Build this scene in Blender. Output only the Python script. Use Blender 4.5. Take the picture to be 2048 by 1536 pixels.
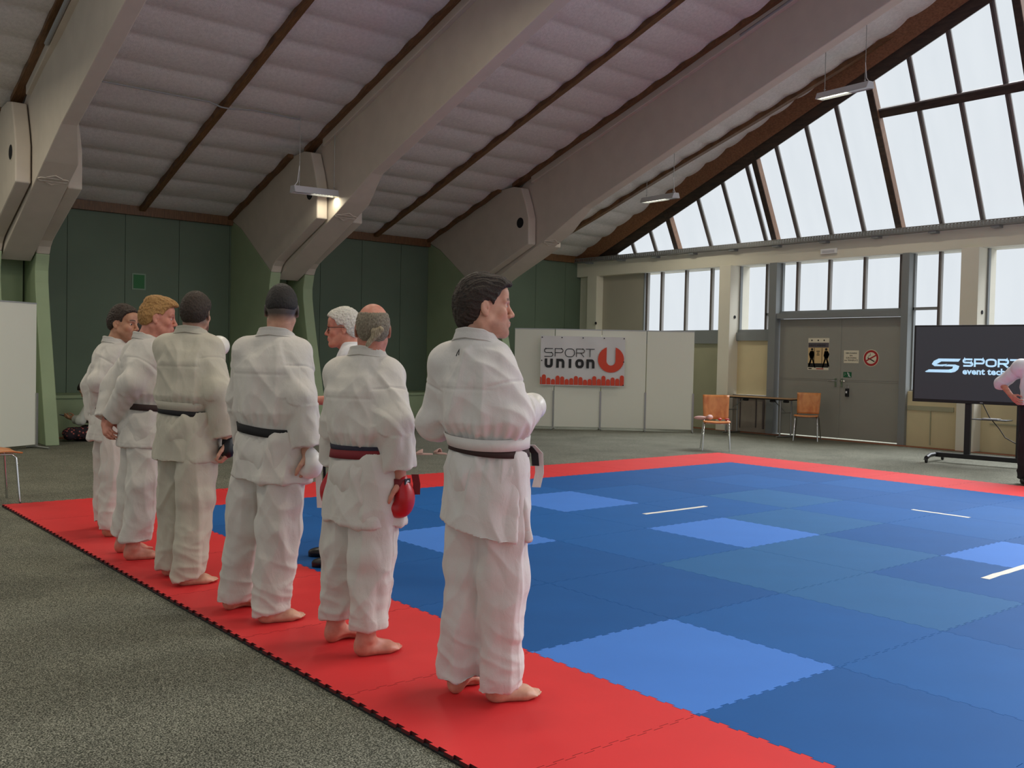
import bpy, bmesh, math, random
import numpy as np
from mathutils import Vector, Matrix, noise as mnoise

# ------------------------------------------------------------------ camera, sky, exposure
for o in list(bpy.data.objects):
    bpy.data.objects.remove(o)
SC = bpy.context.scene
COL = SC.collection
IMG_W, IMG_H = 2048, 1536
F_PX = 1929.92
CAM_POS = Vector((-1.9804, -3.42, 1.3858))
YAW, PITCH, ROLL = 0.8778, -0.0263, 0.0210

def make_camera():
    cp, sp = math.cos(PITCH), math.sin(PITCH)
    fw = Vector((cp*math.cos(YAW), cp*math.sin(YAW), sp))
    r = Vector((math.sin(YAW), -math.cos(YAW), 0))
    up = r.cross(fw)
    r2 = r*math.cos(ROLL)+up*math.sin(ROLL)
    u2 = -r*math.sin(ROLL)+up*math.cos(ROLL)
    cam = bpy.data.cameras.new('camera')
    cam.sensor_fit = 'HORIZONTAL'
    cam.sensor_width = 36.0
    cam.lens = F_PX/IMG_W*36.0
    cam.clip_start = 0.05
    cam.clip_end = 200
    o = bpy.data.objects.new('camera', cam)
    COL.objects.link(o)
    M = Matrix((( r2.x, u2.x, -fw.x, CAM_POS.x), (r2.y, u2.y, -fw.y, CAM_POS.y), (r2.z, u2.z, -fw.z, CAM_POS.z), (0, 0, 0, 1)))
    o.matrix_world = M
    SC.camera = o
make_camera()

SKY_BRIGHT, SKY_DULL = 1.05, 0.42      # sky on the gable side and sky behind the camera
FILL_LAMP_POWER = 46.0  # for the unseen lamps added to brighten the hall
w = bpy.data.worlds.new('overcast_sky'); SC.world = w; w.use_nodes = True
bg = w.node_tree.nodes['Background']
bg.inputs[0].default_value = (0.90, 0.95, 1.0, 1)
_nt = w.node_tree
_tc = _nt.nodes.new('ShaderNodeTexCoord'); _sx = _nt.nodes.new('ShaderNodeSeparateXYZ'); _mr = _nt.nodes.new('ShaderNodeMapRange')
_mr.inputs['From Min'].default_value = -.15; _mr.inputs['From Max'].default_value = .35; _mr.inputs['To Min'].default_value = SKY_DULL; _mr.inputs['To Max'].default_value = SKY_BRIGHT
_nt.links.new(_tc.outputs['Generated'], _sx.inputs[0]); _nt.links.new(_sx.outputs['X'], _mr.inputs['Value']); _nt.links.new(_mr.outputs[0], bg.inputs[1])
SC.view_settings.view_transform = 'Standard'
SC.view_settings.look = 'None'
SC.view_settings.gamma = 1.0
SC.view_settings.use_curve_mapping = False
SC.view_settings.exposure = 0.0
# veiled daylight falling in through the leaning gable glazing
sun_d = bpy.data.lights.new('hazy_sun', 'SUN'); sun_d.energy = 10.0; sun_d.angle = math.radians(50); sun_d.color = (.93, .96, 1.0)
sun = bpy.data.objects.new('hazy_sun', sun_d); COL.objects.link(sun)
sun.rotation_euler = Vector((-1.0, .15, -1.25)).to_track_quat('-Z', 'Y').to_euler()

# ------------------------------------------------------------------ helpers
OFF = {}

def mark(o, label=None, cat=None, group=None, kind=None):
    if label: o['label'] = label
    if cat: o['category'] = cat
    if group: o['group'] = group
    if kind: o['kind'] = kind
    return o

def empty(name, loc, label=None, cat=None, group=None, kind=None):
    o = bpy.data.objects.new(name, None)
    o.empty_display_size = 0.1
    COL.objects.link(o)
    o.location = loc
    OFF[o.name] = Vector(loc)
    return mark(o, label, cat, group, kind)

def link_mesh(me, name, mat, parent=None):
    o = bpy.data.objects.new(name, me)
    COL.objects.link(o)
    mats = mat if isinstance(mat, (list, tuple)) else [mat]
    for m in mats: me.materials.append(m)
    if parent is not None:
        o.parent = parent
        off = OFF.get(parent.name, Vector((0, 0, 0)))
        OFF[o.name] = off
        if off.length > 0:
            me.transform(Matrix.Translation(-off))
    else:
        OFF[o.name] = Vector((0, 0, 0))
    return o

class MB:
    """collects shapes in world coordinates and builds ONE mesh object"""
    def __init__(s): s.v = []; s.f = []; s.mi = []; s.sm = []
    def add(s, V, F, mi=0, smooth=False):
        b = len(s.v); s.v += [tuple(map(float, p)) for p in V]
        for f in F:
            s.f.append([b+i for i in f]); s.mi.append(mi); s.sm.append(smooth)
        return s
    def box(s, lo, hi, mi=0):
        x0, y0, z0 = lo; x1, y1, z1 = hi
        if x0 > x1: x0, x1 = x1, x0
        if y0 > y1: y0, y1 = y1, y0
        if z0 > z1: z0, z1 = z1, z0
        V = [(x0,y0,z0),(x1,y0,z0),(x1,y1,z0),(x0,y1,z0),(x0,y0,z1),(x1,y0,z1),(x1,y1,z1),(x0,y1,z1)]
        F = [(0,3,2,1),(4,5,6,7),(0,1,5,4),(1,2,6,5),(2,3,7,6),(3,0,4,7)]
        return s.add(V, F, mi)
    def obox(s, c, ax, half, mi=0):
        """oriented box: centre, three axes, half sizes"""
        c = np.array(c, float); A = [np.array(a, float)/np.linalg.norm(a)*h for a, h in zip(ax, half)]
        V = [c+sx*A[0]+sy*A[1]+sz*A[2] for sz in (-1,1) for sx, sy in ((-1,-1),(1,-1),(1,1),(-1,1))]
        F = [(0,3,2,1),(4,5,6,7),(0,1,5,4),(1,2,6,5),(2,3,7,6),(3,0,4,7)]
        if np.dot(np.cross(A[0], A[1]), A[2]) < 0: F = [tuple(reversed(f)) for f in F]
        return s.add(V, F, mi)
    def prism(s, poly, d, mi=0):
        """planar polygon (3-D points) extruded by vector d"""
        P = [np.array(p, float) for p in poly]; d = np.array(d, float); n = len(P)
        nr = sum((np.cross(P[i], P[(i+1) % n]) for i in range(n)), np.zeros(3))
        if np.dot(nr, d) > 0: P = P[::-1]
        V = P+[p+d for p in P]
        F = [tuple(range(n)), tuple(range(2*n-1, n-1, -1))]
        F += [(i, n+i, n+(i+1) % n, (i+1) % n)[::-1] for i in range(n)]
        F[0] = tuple(range(n)); 
        F2 = [F[0], tuple(range(n, 2*n))[::-1]]
        F2 += [((i+1) % n, i, n+i, n+(i+1) % n) for i in range(n)]
        return s.add(V, F2, mi)
    def tube(s, pts, r, n=8, mi=0, cap=True):
        P = [np.array(p, float) for p in pts]
        R = r if isinstance(r, (list, tuple)) else [r]*len(P)
        V = []; F = []
        t0 = P[1]-P[0]; ref = np.array([0,0,1.]) if abs(t0[2]) < .9*np.linalg.norm(t0) else np.array([1.,0,0])
        u = None
        for i, p in enumerate(P):
            t = (P[min(i+1, len(P)-1)]-P[max(i-1, 0)]); t = t/np.linalg.norm(t)
            u = np.cross(ref, t) if u is None else u-t*np.dot(u, t)
            u = u/np.linalg.norm(u); w_ = np.cross(t, u)
            for k in range(n):
                a = 2*math.pi*k/n
                V.append(p+R[i]*(math.cos(a)*u+math.sin(a)*w_))
        for i in range(len(P)-1):
            for k in range(n):
                F.append((i*n+k, i*n+(k+1) % n, (i+1)*n+(k+1) % n, (i+1)*n+k))
        s.add(V, F, mi, True)
        if cap:
            s.add(V[:n], [tuple(range(n))[::-1]], mi); s.add(V[-n:], [tuple(range(n))], mi)
        return s
    def lathe(s, c, prof, n=16, mi=0, axis=(0,0,1), smooth=True):
        a = np.array(axis, float); a /= np.linalg.norm(a)
        u = np.cross(a, (1,0,0) if abs(a[0]) < .9 else (0,1,0)); u /= np.linalg.norm(u); w_ = np.cross(a, u)
        V = [np.array(c, float)+a*h+r*(math.cos(2*math.pi*k/n)*u+math.sin(2*math.pi*k/n)*w_) for r, h in prof for k in range(n)]
        F = [(i*n+k, i*n+(k+1) % n, (i+1)*n+(k+1) % n, (i+1)*n+k) for i in range(len(prof)-1) for k in range(n)]
        s.add(V, F, mi, smooth)
        s.add(V[:n], [tuple(range(n))[::-1]], mi); s.add(V[-n:], [tuple(range(n))], mi)
        return s
    def build(s, name, mat, parent=None, bevel=0.0, seg=2):
        me = bpy.data.meshes.new(name)
        me.from_pydata(s.v, [], s.f); me.update()
        me.polygons.foreach_set('material_index', s.mi)
        me.polygons.foreach_set('use_smooth', s.sm)
        o = link_mesh(me, name, mat, parent)
        if bevel > 0:
            bm = bmesh.new(); bm.from_mesh(me)
            bmesh.ops.remove_doubles(bm, verts=bm.verts, dist=1e-6)
            ed = [e for e in bm.edges if len(e.link_faces) == 2 and e.calc_face_angle(0) > 0.6]
            bmesh.ops.bevel(bm, geom=ed, offset=bevel, segments=seg, profile=.5, affect='EDGES', clamp_overlap=True)
            bm.to_mesh(me); bm.free()
        return o

def ribbon(mb, pts, width, o, ux, uy, thick, closed=False, mi=0):
    """flat stroke lettering: 2-D polyline -> strip of given width in the plane (ux,uy) at origin o"""
    P = [np.array(p, float) for p in pts]; n = len(P)
    o = np.array(o, float); ux = np.array(ux, float); uy = np.array(uy, float); nz = np.cross(ux, uy)
    L, R_ = [], []
    for i in range(n):
        if closed: a, b = P[(i-1) % n], P[(i+1) % n]; t1 = P[i]-a; t2 = b-P[i]
        else:
            t1 = P[i]-P[i-1] if i > 0 else P[1]-P[0]; t2 = P[i+1]-P[i] if i < n-1 else P[-1]-P[-2]
        t1 = t1/(np.linalg.norm(t1)+1e-9); t2 = t2/(np.linalg.norm(t2)+1e-9)
        n1 = np.array([-t1[1], t1[0]]); n2 = np.array([-t2[1], t2[0]]); m = n1+n2; m = m/(np.linalg.norm(m)+1e-9)
        k = width/2/max(.4, np.dot(m, n1))
        L.append(P[i]+m*k); R_.append(P[i]-m*k)
    seq = list(range(n))+([0] if closed else [])
    V = []
    for q in L+R_: V.append(o+ux*q[0]+uy*q[1]+nz*thick)
    for q in L+R_: V.append(o+ux*q[0]+uy*q[1])
    F = []
    for i, j in zip(seq[:-1], seq[1:]):
        F.append((i, n+i, n+j, j)); F.append((2*n+i, i, j, 2*n+j)); F.append((n+i, 3*n+i, 3*n+j, n+j))
    mb.add(V, F, mi)

def arc(cx, cy, rx, ry, a0, a1, n=10):
    return [(cx+rx*math.cos(math.radians(a0+(a1-a0)*i/n)), cy+ry*math.sin(math.radians(a0+(a1-a0)*i/n))) for i in range(n+1)]

def text_mesh(mb, s, size, o, ux, uy, thick=.001, align='LEFT', mi=0, bold=0.0, sx=1.0):
    cu = bpy.data.curves.new('t', 'FONT'); cu.body = s; cu.size = size; cu.align_x = align; cu.resolution_u = 2; cu.offset = bold
    ob = bpy.data.objects.new('t', cu); COL.objects.link(ob)
    me = bpy.data.meshes.new_from_object(ob.evaluated_get(bpy.context.evaluated_depsgraph_get()))
    o = np.array(o, float); ux = np.array(ux, float); uy = np.array(uy, float); nz = np.cross(ux, uy)
    V = [o+ux*v.co.x*sx+uy*v.co.y+nz*thick for v in me.vertices]
    mb.add(V, [tuple(p.vertices) for p in me.polygons], mi)
    bpy.data.objects.remove(ob); bpy.data.curves.remove(cu); bpy.data.meshes.remove(me)

# ------------------------------------------------------------------ materials
def srgb(r, g, b):
    f = lambda c: (c/255/12.92) if c/255 <= .04045 else ((c/255+.055)/1.055)**2.4
    return (f(r), f(g), f(b), 1)
MATS = {}
def mat(name, col, rough=.6, metal=0.0, bump=0.0, bscale=200.0, var=0.0, vscale=8.0, emit=None, estr=0.0, spec=.5, coat=0.0, stretch=None, detail=3, sheen=0.0, bdist=.002):
    m = bpy.data.materials.new(name); m.use_nodes = True
    nt = m.node_tree; b = nt.nodes['Principled BSDF']
    c = col if len(col) == 4 else (*col, 1)
    b.inputs['Base Color'].default_value = c
    b.inputs['Roughness'].default_value = rough
    b.inputs['Metallic'].default_value = metal
    b.inputs['Specular IOR Level'].default_value = spec
    if coat: b.inputs['Coat Weight'].default_value = coat
    if sheen: b.inputs['Sheen Weight'].default_value = sheen
    if emit:
        b.inputs['Emission Color'].default_value = emit if len(emit) == 4 else (*emit, 1)
        b.inputs['Emission Strength'].default_value = estr
    tc = None
    if bump or var:
        tc = nt.nodes.new('ShaderNodeTexCoord')
        src = tc.outputs['Object']
        if stretch:
            mp = nt.nodes.new('ShaderNodeMapping'); mp.inputs['Scale'].default_value = stretch
            nt.links.new(src, mp.inputs[0]); src = mp.outputs[0]
    if var:
        n = nt.nodes.new('ShaderNodeTexNoise'); n.inputs['Scale'].default_value = vscale; n.inputs['Detail'].default_value = 4
        nt.links.new(src, n.inputs['Vector'])
        r = nt.nodes.new('ShaderNodeMapRange'); r.inputs['From Min'].default_value = .25; r.inputs['From Max'].default_value = .75
        r.inputs['To Min'].default_value = 1-var; r.inputs['To Max'].default_value = 1+var
        nt.links.new(n.outputs['Fac'], r.inputs['Value'])
        x = nt.nodes.new('ShaderNodeMix'); x.data_type = 'RGBA'; x.blend_type = 'MULTIPLY'; x.inputs['Factor'].default_value = 1
        x.inputs['A'].default_value = c
        nt.links.new(r.outputs[0], x.inputs['B'])
        nt.links.new(x.outputs['Result'], b.inputs['Base Color'])
    if bump:
        n = nt.nodes.new('ShaderNodeTexNoise'); n.inputs['Scale'].default_value = bscale; n.inputs['Detail'].default_value = detail
        nt.links.new(src, n.inputs['Vector'])
        bp = nt.nodes.new('ShaderNodeBump'); bp.inputs['Strength'].default_value = bump; bp.inputs['Distance'].default_value = bdist
        nt.links.new(n.outputs['Fac'], bp.inputs['Height'])
        nt.links.new(bp.outputs[0], b.inputs['Normal'])
    MATS[name] = m
    return m

def carpet_mat():
    m = bpy.data.materials.new('grey_carpet'); m.use_nodes = True; nt = m.node_tree; b = nt.nodes['Principled BSDF']
    tc = nt.nodes.new('ShaderNodeTexCoord')
    n = nt.nodes.new('ShaderNodeTexNoise'); n.inputs['Scale'].default_value = 170; n.inputs['Detail'].default_value = 2; n.inputs['Roughness'].default_value = .6
    n2 = nt.nodes.new('ShaderNodeTexNoise'); n2.inputs['Scale'].default_value = 1.6; n2.inputs['Detail'].default_value = 5
    cr = nt.nodes.new('ShaderNodeValToRGB')
    e = cr.color_ramp.elements; e[0].position = .36; e[0].color = srgb(44, 45, 38); e[1].position = .66; e[1].color = srgb(168, 166, 149)
    em = e.new(.5); em.color = srgb(100, 100, 88)
    mx = nt.nodes.new('ShaderNodeMix'); mx.data_type = 'RGBA'; mx.blend_type = 'MULTIPLY'; mx.inputs['Factor'].default_value = 1
    mr = nt.nodes.new('ShaderNodeMapRange'); mr.inputs['From Min'].default_value = .3; mr.inputs['From Max'].default_value = .7; mr.inputs['To Min'].default_value = .82; mr.inputs['To Max'].default_value = 1.12
    for q in (n, n2): nt.links.new(tc.outputs['Object'], q.inputs['Vector'])
    nt.links.new(n.outputs['Fac'], cr.inputs[0]); nt.links.new(n2.outputs['Fac'], mr.inputs['Value'])
    nt.links.new(cr.outputs[0], mx.inputs['A']); nt.links.new(mr.outputs[0], mx.inputs['B'])
    nt.links.new(mx.outputs['Result'], b.inputs['Base Color'])
    b.inputs['Roughness'].default_value = .95; b.inputs['Specular IOR Level'].default_value = .15
    bp = nt.nodes.new('ShaderNodeBump'); bp.inputs['Strength'].default_value = .4; bp.inputs['Distance'].default_value = .004
    nt.links.new(n.outputs['Fac'], bp.inputs['Height']); nt.links.new(bp.outputs[0], b.inputs['Normal'])
    return m

def skin_mat(name, col, rough=.5):
    """skin tinted per vertex (lips, brows, stubble) by the colour attribute 'tint'"""
    m = bpy.data.materials.new(name); m.use_nodes = True; nt = m.node_tree; b = nt.nodes['Principled BSDF']
    at = nt.nodes.new('ShaderNodeAttribute'); at.attribute_name = 'tint'
    tc = nt.nodes.new('ShaderNodeTexCoord')
    n = nt.nodes.new('ShaderNodeTexNoise'); n.inputs['Scale'].default_value = 28; n.inputs['Detail'].default_value = 5
    nt.links.new(tc.outputs['Object'], n.inputs['Vector'])
    cr = nt.nodes.new('ShaderNodeValToRGB'); e = cr.color_ramp.elements
    c = np.array(col[:3]); e[0].position = .3; e[0].color = (*(c*np.array([.84, .76, .74])), 1); e[1].position = .7; e[1].color = (*np.minimum(c*1.08, 1), 1)
    nt.links.new(n.outputs['Fac'], cr.inputs[0])
    mx = nt.nodes.new('ShaderNodeMix'); mx.data_type = 'RGBA'; mx.blend_type = 'MULTIPLY'; mx.inputs['Factor'].default_value = 1
    nt.links.new(cr.outputs[0], mx.inputs['A']); nt.links.new(at.outputs['Color'], mx.inputs['B'])
    nt.links.new(mx.outputs['Result'], b.inputs['Base Color'])
    b.inputs['Roughness'].default_value = rough
    b.inputs['Subsurface Weight'].default_value = .12; b.inputs['Subsurface Radius'].default_value = (.012, .005, .003); b.inputs['Subsurface Scale'].default_value = .5
    bp = nt.nodes.new('ShaderNodeBump'); bp.inputs['Strength'].default_value = .12; bp.inputs['Distance'].default_value = .002
    n3 = nt.nodes.new('ShaderNodeTexNoise'); n3.inputs['Scale'].default_value = 260; nt.links.new(tc.outputs['Object'], n3.inputs['Vector'])
    nt.links.new(n3.outputs['Fac'], bp.inputs['Height']); nt.links.new(bp.outputs[0], b.inputs['Normal'])
    return m

def cloth_mat(name, col, rough=.85):
    m = bpy.data.materials.new(name); m.use_nodes = True; nt = m.node_tree; b = nt.nodes['Principled BSDF']
    tc = nt.nodes.new('ShaderNodeTexCoord')
    mp = nt.nodes.new('ShaderNodeMapping'); mp.inputs['Scale'].default_value = (1, 1, .55); nt.links.new(tc.outputs['Object'], mp.inputs[0])
    n1 = nt.nodes.new('ShaderNodeTexNoise'); n1.inputs['Scale'].default_value = 26; n1.inputs['Detail'].default_value = 3; n1.inputs['Distortion'].default_value = .8
    n2 = nt.nodes.new('ShaderNodeTexNoise'); n2.inputs['Scale'].default_value = 420; n2.inputs['Detail'].default_value = 1
    n3 = nt.nodes.new('ShaderNodeTexNoise'); n3.inputs['Scale'].default_value = 5; n3.inputs['Detail'].default_value = 3
    for q in (n1, n2, n3): nt.links.new(mp.outputs[0], q.inputs['Vector'])
    b1 = nt.nodes.new('ShaderNodeBump'); b1.inputs['Strength'].default_value = .28; b1.inputs['Distance'].default_value = .010
    b2 = nt.nodes.new('ShaderNodeBump'); b2.inputs['Strength'].default_value = .25; b2.inputs['Distance'].default_value = .002
    nt.links.new(n1.outputs['Fac'], b1.inputs['Height']); nt.links.new(n2.outputs['Fac'], b2.inputs['Height'])
    nt.links.new(b1.outputs[0], b2.inputs['Normal']); nt.links.new(b2.outputs[0], b.inputs['Normal'])
    cr = nt.nodes.new('ShaderNodeValToRGB'); e = cr.color_ramp.elements; c = np.array(col[:3])
    e[0].position = .3; e[0].color = (*(c*.95), 1); e[1].position = .7; e[1].color = (*np.minimum(c*1.03, 1), 1)
    nt.links.new(n3.outputs['Fac'], cr.inputs[0]); nt.links.new(cr.outputs[0], b.inputs['Base Color'])
    b.inputs['Roughness'].default_value = rough; b.inputs['Specular IOR Level'].default_value = .2
    b.inputs['Sheen Weight'].default_value = .15
    return m

def wood_mat(name, c1, c2, scale=(3, 3, 40), rough=.5):
    m = bpy.data.materials.new(name); m.use_nodes = True; nt = m.node_tree; b = nt.nodes['Principled BSDF']
    tc = nt.nodes.new('ShaderNodeTexCoord'); mp = nt.nodes.new('ShaderNodeMapping'); mp.inputs['Scale'].default_value = scale
    n = nt.nodes.new('ShaderNodeTexNoise'); n.inputs['Scale'].default_value = 4; n.inputs['Detail'].default_value = 5; n.inputs['Distortion'].default_value = .4
    cr = nt.nodes.new('ShaderNodeValToRGB'); e = cr.color_ramp.elements; e[0].position = .3; e[0].color = c1; e[1].position = .7; e[1].color = c2
    nt.links.new(tc.outputs['Object'], mp.inputs[0]); nt.links.new(mp.outputs[0], n.inputs['Vector']); nt.links.new(n.outputs['Fac'], cr.inputs[0])
    nt.links.new(cr.outputs[0], b.inputs['Base Color']); b.inputs['Roughness'].default_value = rough
    return m

M_carpet = carpet_mat()
M_red = mat('red_foam', srgb(212, 46, 48), rough=.55, bump=.25, bscale=600, var=.05, vscale=3, spec=.35)
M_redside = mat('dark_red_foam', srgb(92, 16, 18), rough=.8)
M_black_foam = mat('black_foam', srgb(18, 18, 20), rough=.85)
M_blues = [mat('blue_foam_%s' % n, c, rough=.6, bump=.2, bscale=600, var=.05, vscale=3, spec=.22) for n, c in
           (('deep', srgb(22, 84, 148)), ('mid', srgb(26, 90, 156)), ('greyish', srgb(40, 98, 152)))]
M_lightblue = mat('light_blue_foam', srgb(68, 122, 202), rough=.6, bump=.2, bscale=600, var=.03, vscale=3, spec=.22)
M_concrete = mat('painted_concrete', srgb(198, 187, 173), rough=.75, bump=.15, bscale=30, var=.05, vscale=4)
M_green_dark = mat('dark_green_wall_paint', srgb(100, 116, 98), rough=.7, bump=.05, bscale=40, var=.08, vscale=1.2)
M_green = mat('light_green_paint', srgb(150, 166, 132), rough=.7, bump=.08, bscale=30, var=.05, vscale=3)
M_ceiling = mat('quilted_fleece', srgb(216, 210, 206), rough=.95, bump=.6, bscale=55, var=.10, vscale=22, bdist=.01, detail=6)
M_batten = wood_mat('brown_batten', srgb(84, 56, 32), srgb(128, 90, 54), scale=(20, 1.5, 1.5))
M_timber = wood_mat('dark_timber', srgb(46, 38, 34), srgb(74, 58, 48), scale=(12, 1, 2))
M_timber_lit = wood_mat('lit_side_timber', srgb(112, 82, 62), srgb(150, 114, 88), scale=(12, 1, 2))  # paler timber copy with window light painted into its colour
M_wall_white = mat('white_wall_paint', srgb(226, 221, 204), rough=.75, bump=.1, bscale=30, var=.03, vscale=2)
M_wall_cream = mat('cream_panel_paint', srgb(214, 200, 160), rough=.7, var=.04, vscale=3)
M_wall_sage = mat('sage_panel_paint', srgb(170, 168, 140), rough=.7, var=.04, vscale=3)
M_grey_door = mat('grey_door_paint', srgb(152, 151, 142), rough=.5, var=.03, vscale=2)
M_grey_frame = mat('grey_steel_frame', srgb(134, 138, 138), rough=.45, metal=0.0)
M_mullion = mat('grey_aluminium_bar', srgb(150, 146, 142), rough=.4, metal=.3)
M_mullion_dark = mat('dark_bar', srgb(92, 82, 80), rough=.6)  # darker tone, for double glazing bars and marks on the concrete
M_concrete_raw = mat('raw_concrete', srgb(150, 140, 128), rough=.85, bump=.4, bscale=14, var=.15, vscale=5)
M_brown_floor = mat('brown_floor_edge', srgb(140, 84, 56), rough=.8, var=.1, vscale=10)
M_white_board = mat('white_board', srgb(240, 240, 226), rough=.45, var=.01, vscale=1)
M_alu = mat('aluminium', srgb(170, 170, 168), rough=.35, metal=.8)
M_chrome = mat('chrome', srgb(215, 215, 215), rough=.15, metal=1.0)
M_black = mat('black_plastic', srgb(16, 16, 18), rough=.45)
M_black_soft = mat('black_cloth', srgb(20, 19, 22), rough=.9)
M_screen = mat('dark_screen', srgb(46, 46, 50), rough=.25, emit=(.028, .028, .034), estr=.6, spec=.5)
M_logo_light = mat('lit_logo', srgb(190, 225, 250), rough=.5, emit=srgb(170, 215, 245), estr=.75)
M_chairwood = wood_mat('beech_plywood', srgb(188, 110, 58), srgb(216, 146, 84), scale=(3, 3, 1.0), rough=.35)
M_tabletop = wood_mat('table_laminate', srgb(160, 116, 74), srgb(186, 144, 98), scale=(2, 18, 2), rough=.35)
M_vinyl = mat('banner_vinyl', srgb(228, 226, 226), rough=.4)
M_vinyl_red = mat('banner_red_print', srgb(226, 70, 36), rough=.4)
M_ink = mat('black_print', srgb(26, 26, 26), rough=.5)
M_paper = mat('paper', srgb(226, 218, 194), rough=.7)
M_sign_red = mat('sign_red', srgb(170, 36, 40), rough=.5)
M_sign_green = mat('sign_green', srgb(20, 96, 58), rough=.5)
M_patch_green = mat('bright_green_patch', srgb(52, 112, 66), rough=.7)
M_patch_line = mat('pale_patch_outline', srgb(130, 150, 130), rough=.7)
M_grey_print = mat('grey_print', srgb(92, 86, 92), rough=.6)
M_tan_print = mat('tan_print', srgb(214, 184, 132), rough=.6)
M_white = mat('white_paint', srgb(232, 232, 232), rough=.4)
M_lampgrey = mat('lamp_housing_paint', srgb(196, 196, 200), rough=.35)
M_led = mat('lit_led_strip', (1, 1, .85), emit=(1.0, 1.0, .78), estr=3.0)
M_louvre = mat('lit_louvre', srgb(220, 220, 200), rough=.3, metal=.6)
M_tape = mat('white_tape', srgb(230, 226, 214), rough=.5)
M_conduit = mat('grey_conduit', srgb(150, 150, 150), rough=.5)
M_pink = mat('pale_pink_foam', srgb(206, 168, 160), rough=.6)
M_tray = mat('galvanised_tray', srgb(140, 140, 138), rough=.45, metal=.5)
def pane_mat():
    """frosted sheet: lets part of the daylight through, streaked with dirt"""
    m = bpy.data.materials.new('frosted_pane'); m.use_nodes = True; nt = m.node_tree
    nt.nodes.remove(nt.nodes['Principled BSDF']); out = nt.nodes['Material Output']
    tr = nt.nodes.new('ShaderNodeBsdfTransparent'); gl = nt.nodes.new('ShaderNodeBsdfGlossy'); gl.inputs['Roughness'].default_value = .3
    tc = nt.nodes.new('ShaderNodeTexCoord'); mp = nt.nodes.new('ShaderNodeMapping'); mp.inputs['Scale'].default_value = (.5, 1.5, .25)
    n = nt.nodes.new('ShaderNodeTexNoise'); n.inputs['Scale'].default_value = 2.5; n.inputs['Detail'].default_value = 3
    cr = nt.nodes.new('ShaderNodeValToRGB'); e = cr.color_ramp.elements
    e[0].position = .3; e[0].color = (.912, .920, .924, 1); e[1].position = .7; e[1].color = (.930, .936, .938, 1)
    nt.links.new(tc.outputs['Object'], mp.inputs[0]); nt.links.new(mp.outputs[0], n.inputs['Vector']); nt.links.new(n.outputs['Fac'], cr.inputs[0]); nt.links.new(cr.outputs[0], tr.inputs['Color'])
    mx = nt.nodes.new('ShaderNodeMixShader'); mx.inputs[0].default_value = .04
    nt.links.new(tr.outputs[0], mx.inputs[1]); nt.links.new(gl.outputs[0], mx.inputs[2]); nt.links.new(mx.outputs[0], out.inputs['Surface'])
    return m
M_pane = pane_mat()
# ------------------------------------------------------------------ the hall
FLOOR_Z = -0.022
def roof(y): return 3.8588+.3296*(14.0189-y)
RIDGE_Y = -1.5
def struct(o): o['kind'] = 'structure'; return o

m = MB(); m.box((-9, -8, FLOOR_Z-.1), (15, 14.2, FLOOR_Z)); struct(m.build('floor', M_carpet))
m = MB(); m.box((-9, 12.72, FLOOR_Z), (14.3, 13.0, FLOOR_Z+.006)); m.box((14.22, -3, FLOOR_Z), (14.45, 12.72, FLOOR_Z+.006))
struct(m.build('trim_1', M_brown_floor))

def build_ceiling():
    ys = np.arange(14.02, RIDGE_Y-.01, -.045); xs = np.arange(-8.0, 14.95, .11)
    X, Y = np.meshgrid(xs, ys, indexing='ij')
    Z = 3.8588+.3296*(14.0189-Y)
    ph = (14.0-Y)/.585
    sag = np.abs(np.sin(math.pi*ph))**.6
    wob = np.zeros_like(X); wr = np.zeros_like(X)
    for i in range(X.shape[0]):
        for j in range(X.shape[1]):
            x, y = X[i, j], Y[i, j]
            wob[i, j] = mnoise.noise((x*1.1, y*1.7, 3.1))
            a = 1.0 if 6.3 < x < 8.7 else (.35 if x < 8.7 else .5)
            wr[i, j] = a*(1-abs(mnoise.noise((x*4.2+y*1.0, y*.9, 7.7)))*2.2)
    Z = Z+.05-sag*(.045+.02*wob)-wr*.016*sag
    gx = 14.66-.5*(Z-3.85)
    n0, n1 = X.shape
    V = np.stack([np.minimum(X, gx+.02), Y, Z], -1).reshape(-1, 3)
    F = []
    for i in range(n0-1):
        for j in range(n1-1):
            a = i*n1+j
            F.append((a, a+1, a+n1+1, a+n1))
    mb = MB(); mb.add(V, F, 0, True)
    struct(mb.build('ceiling', M_ceiling))
build_ceiling()
# outer roof skin above the quilt, and the far slope beyond the ridge
m = MB()
def skin(pts):
    V = []
    for y, z, xe in pts: V += [(-8, y, z), (xe, y, z), (-8, y, z+.14), (xe, y, z+.14)]
    F = []
    for k in range(len(pts)-1):
        q = 4*k; F += [(q, q+4, q+5, q+1), (q+2, q+3, q+7, q+6), (q+1, q+5, q+7, q+3), (q, q+2, q+6, q+4)]
    F += [(0, 1, 3, 2), (len(V)-4, len(V)-2, len(V)-1, len(V)-3)]
    m.add(V, F)
skin([(14.3, roof(14.3)+.16, 14.66), (RIDGE_Y, roof(RIDGE_Y)+.16, 12.05), (-5.2, roof(RIDGE_Y)+.16-1.22, 12.7)])
struct(m.build('roof', M_wall_white))

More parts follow.
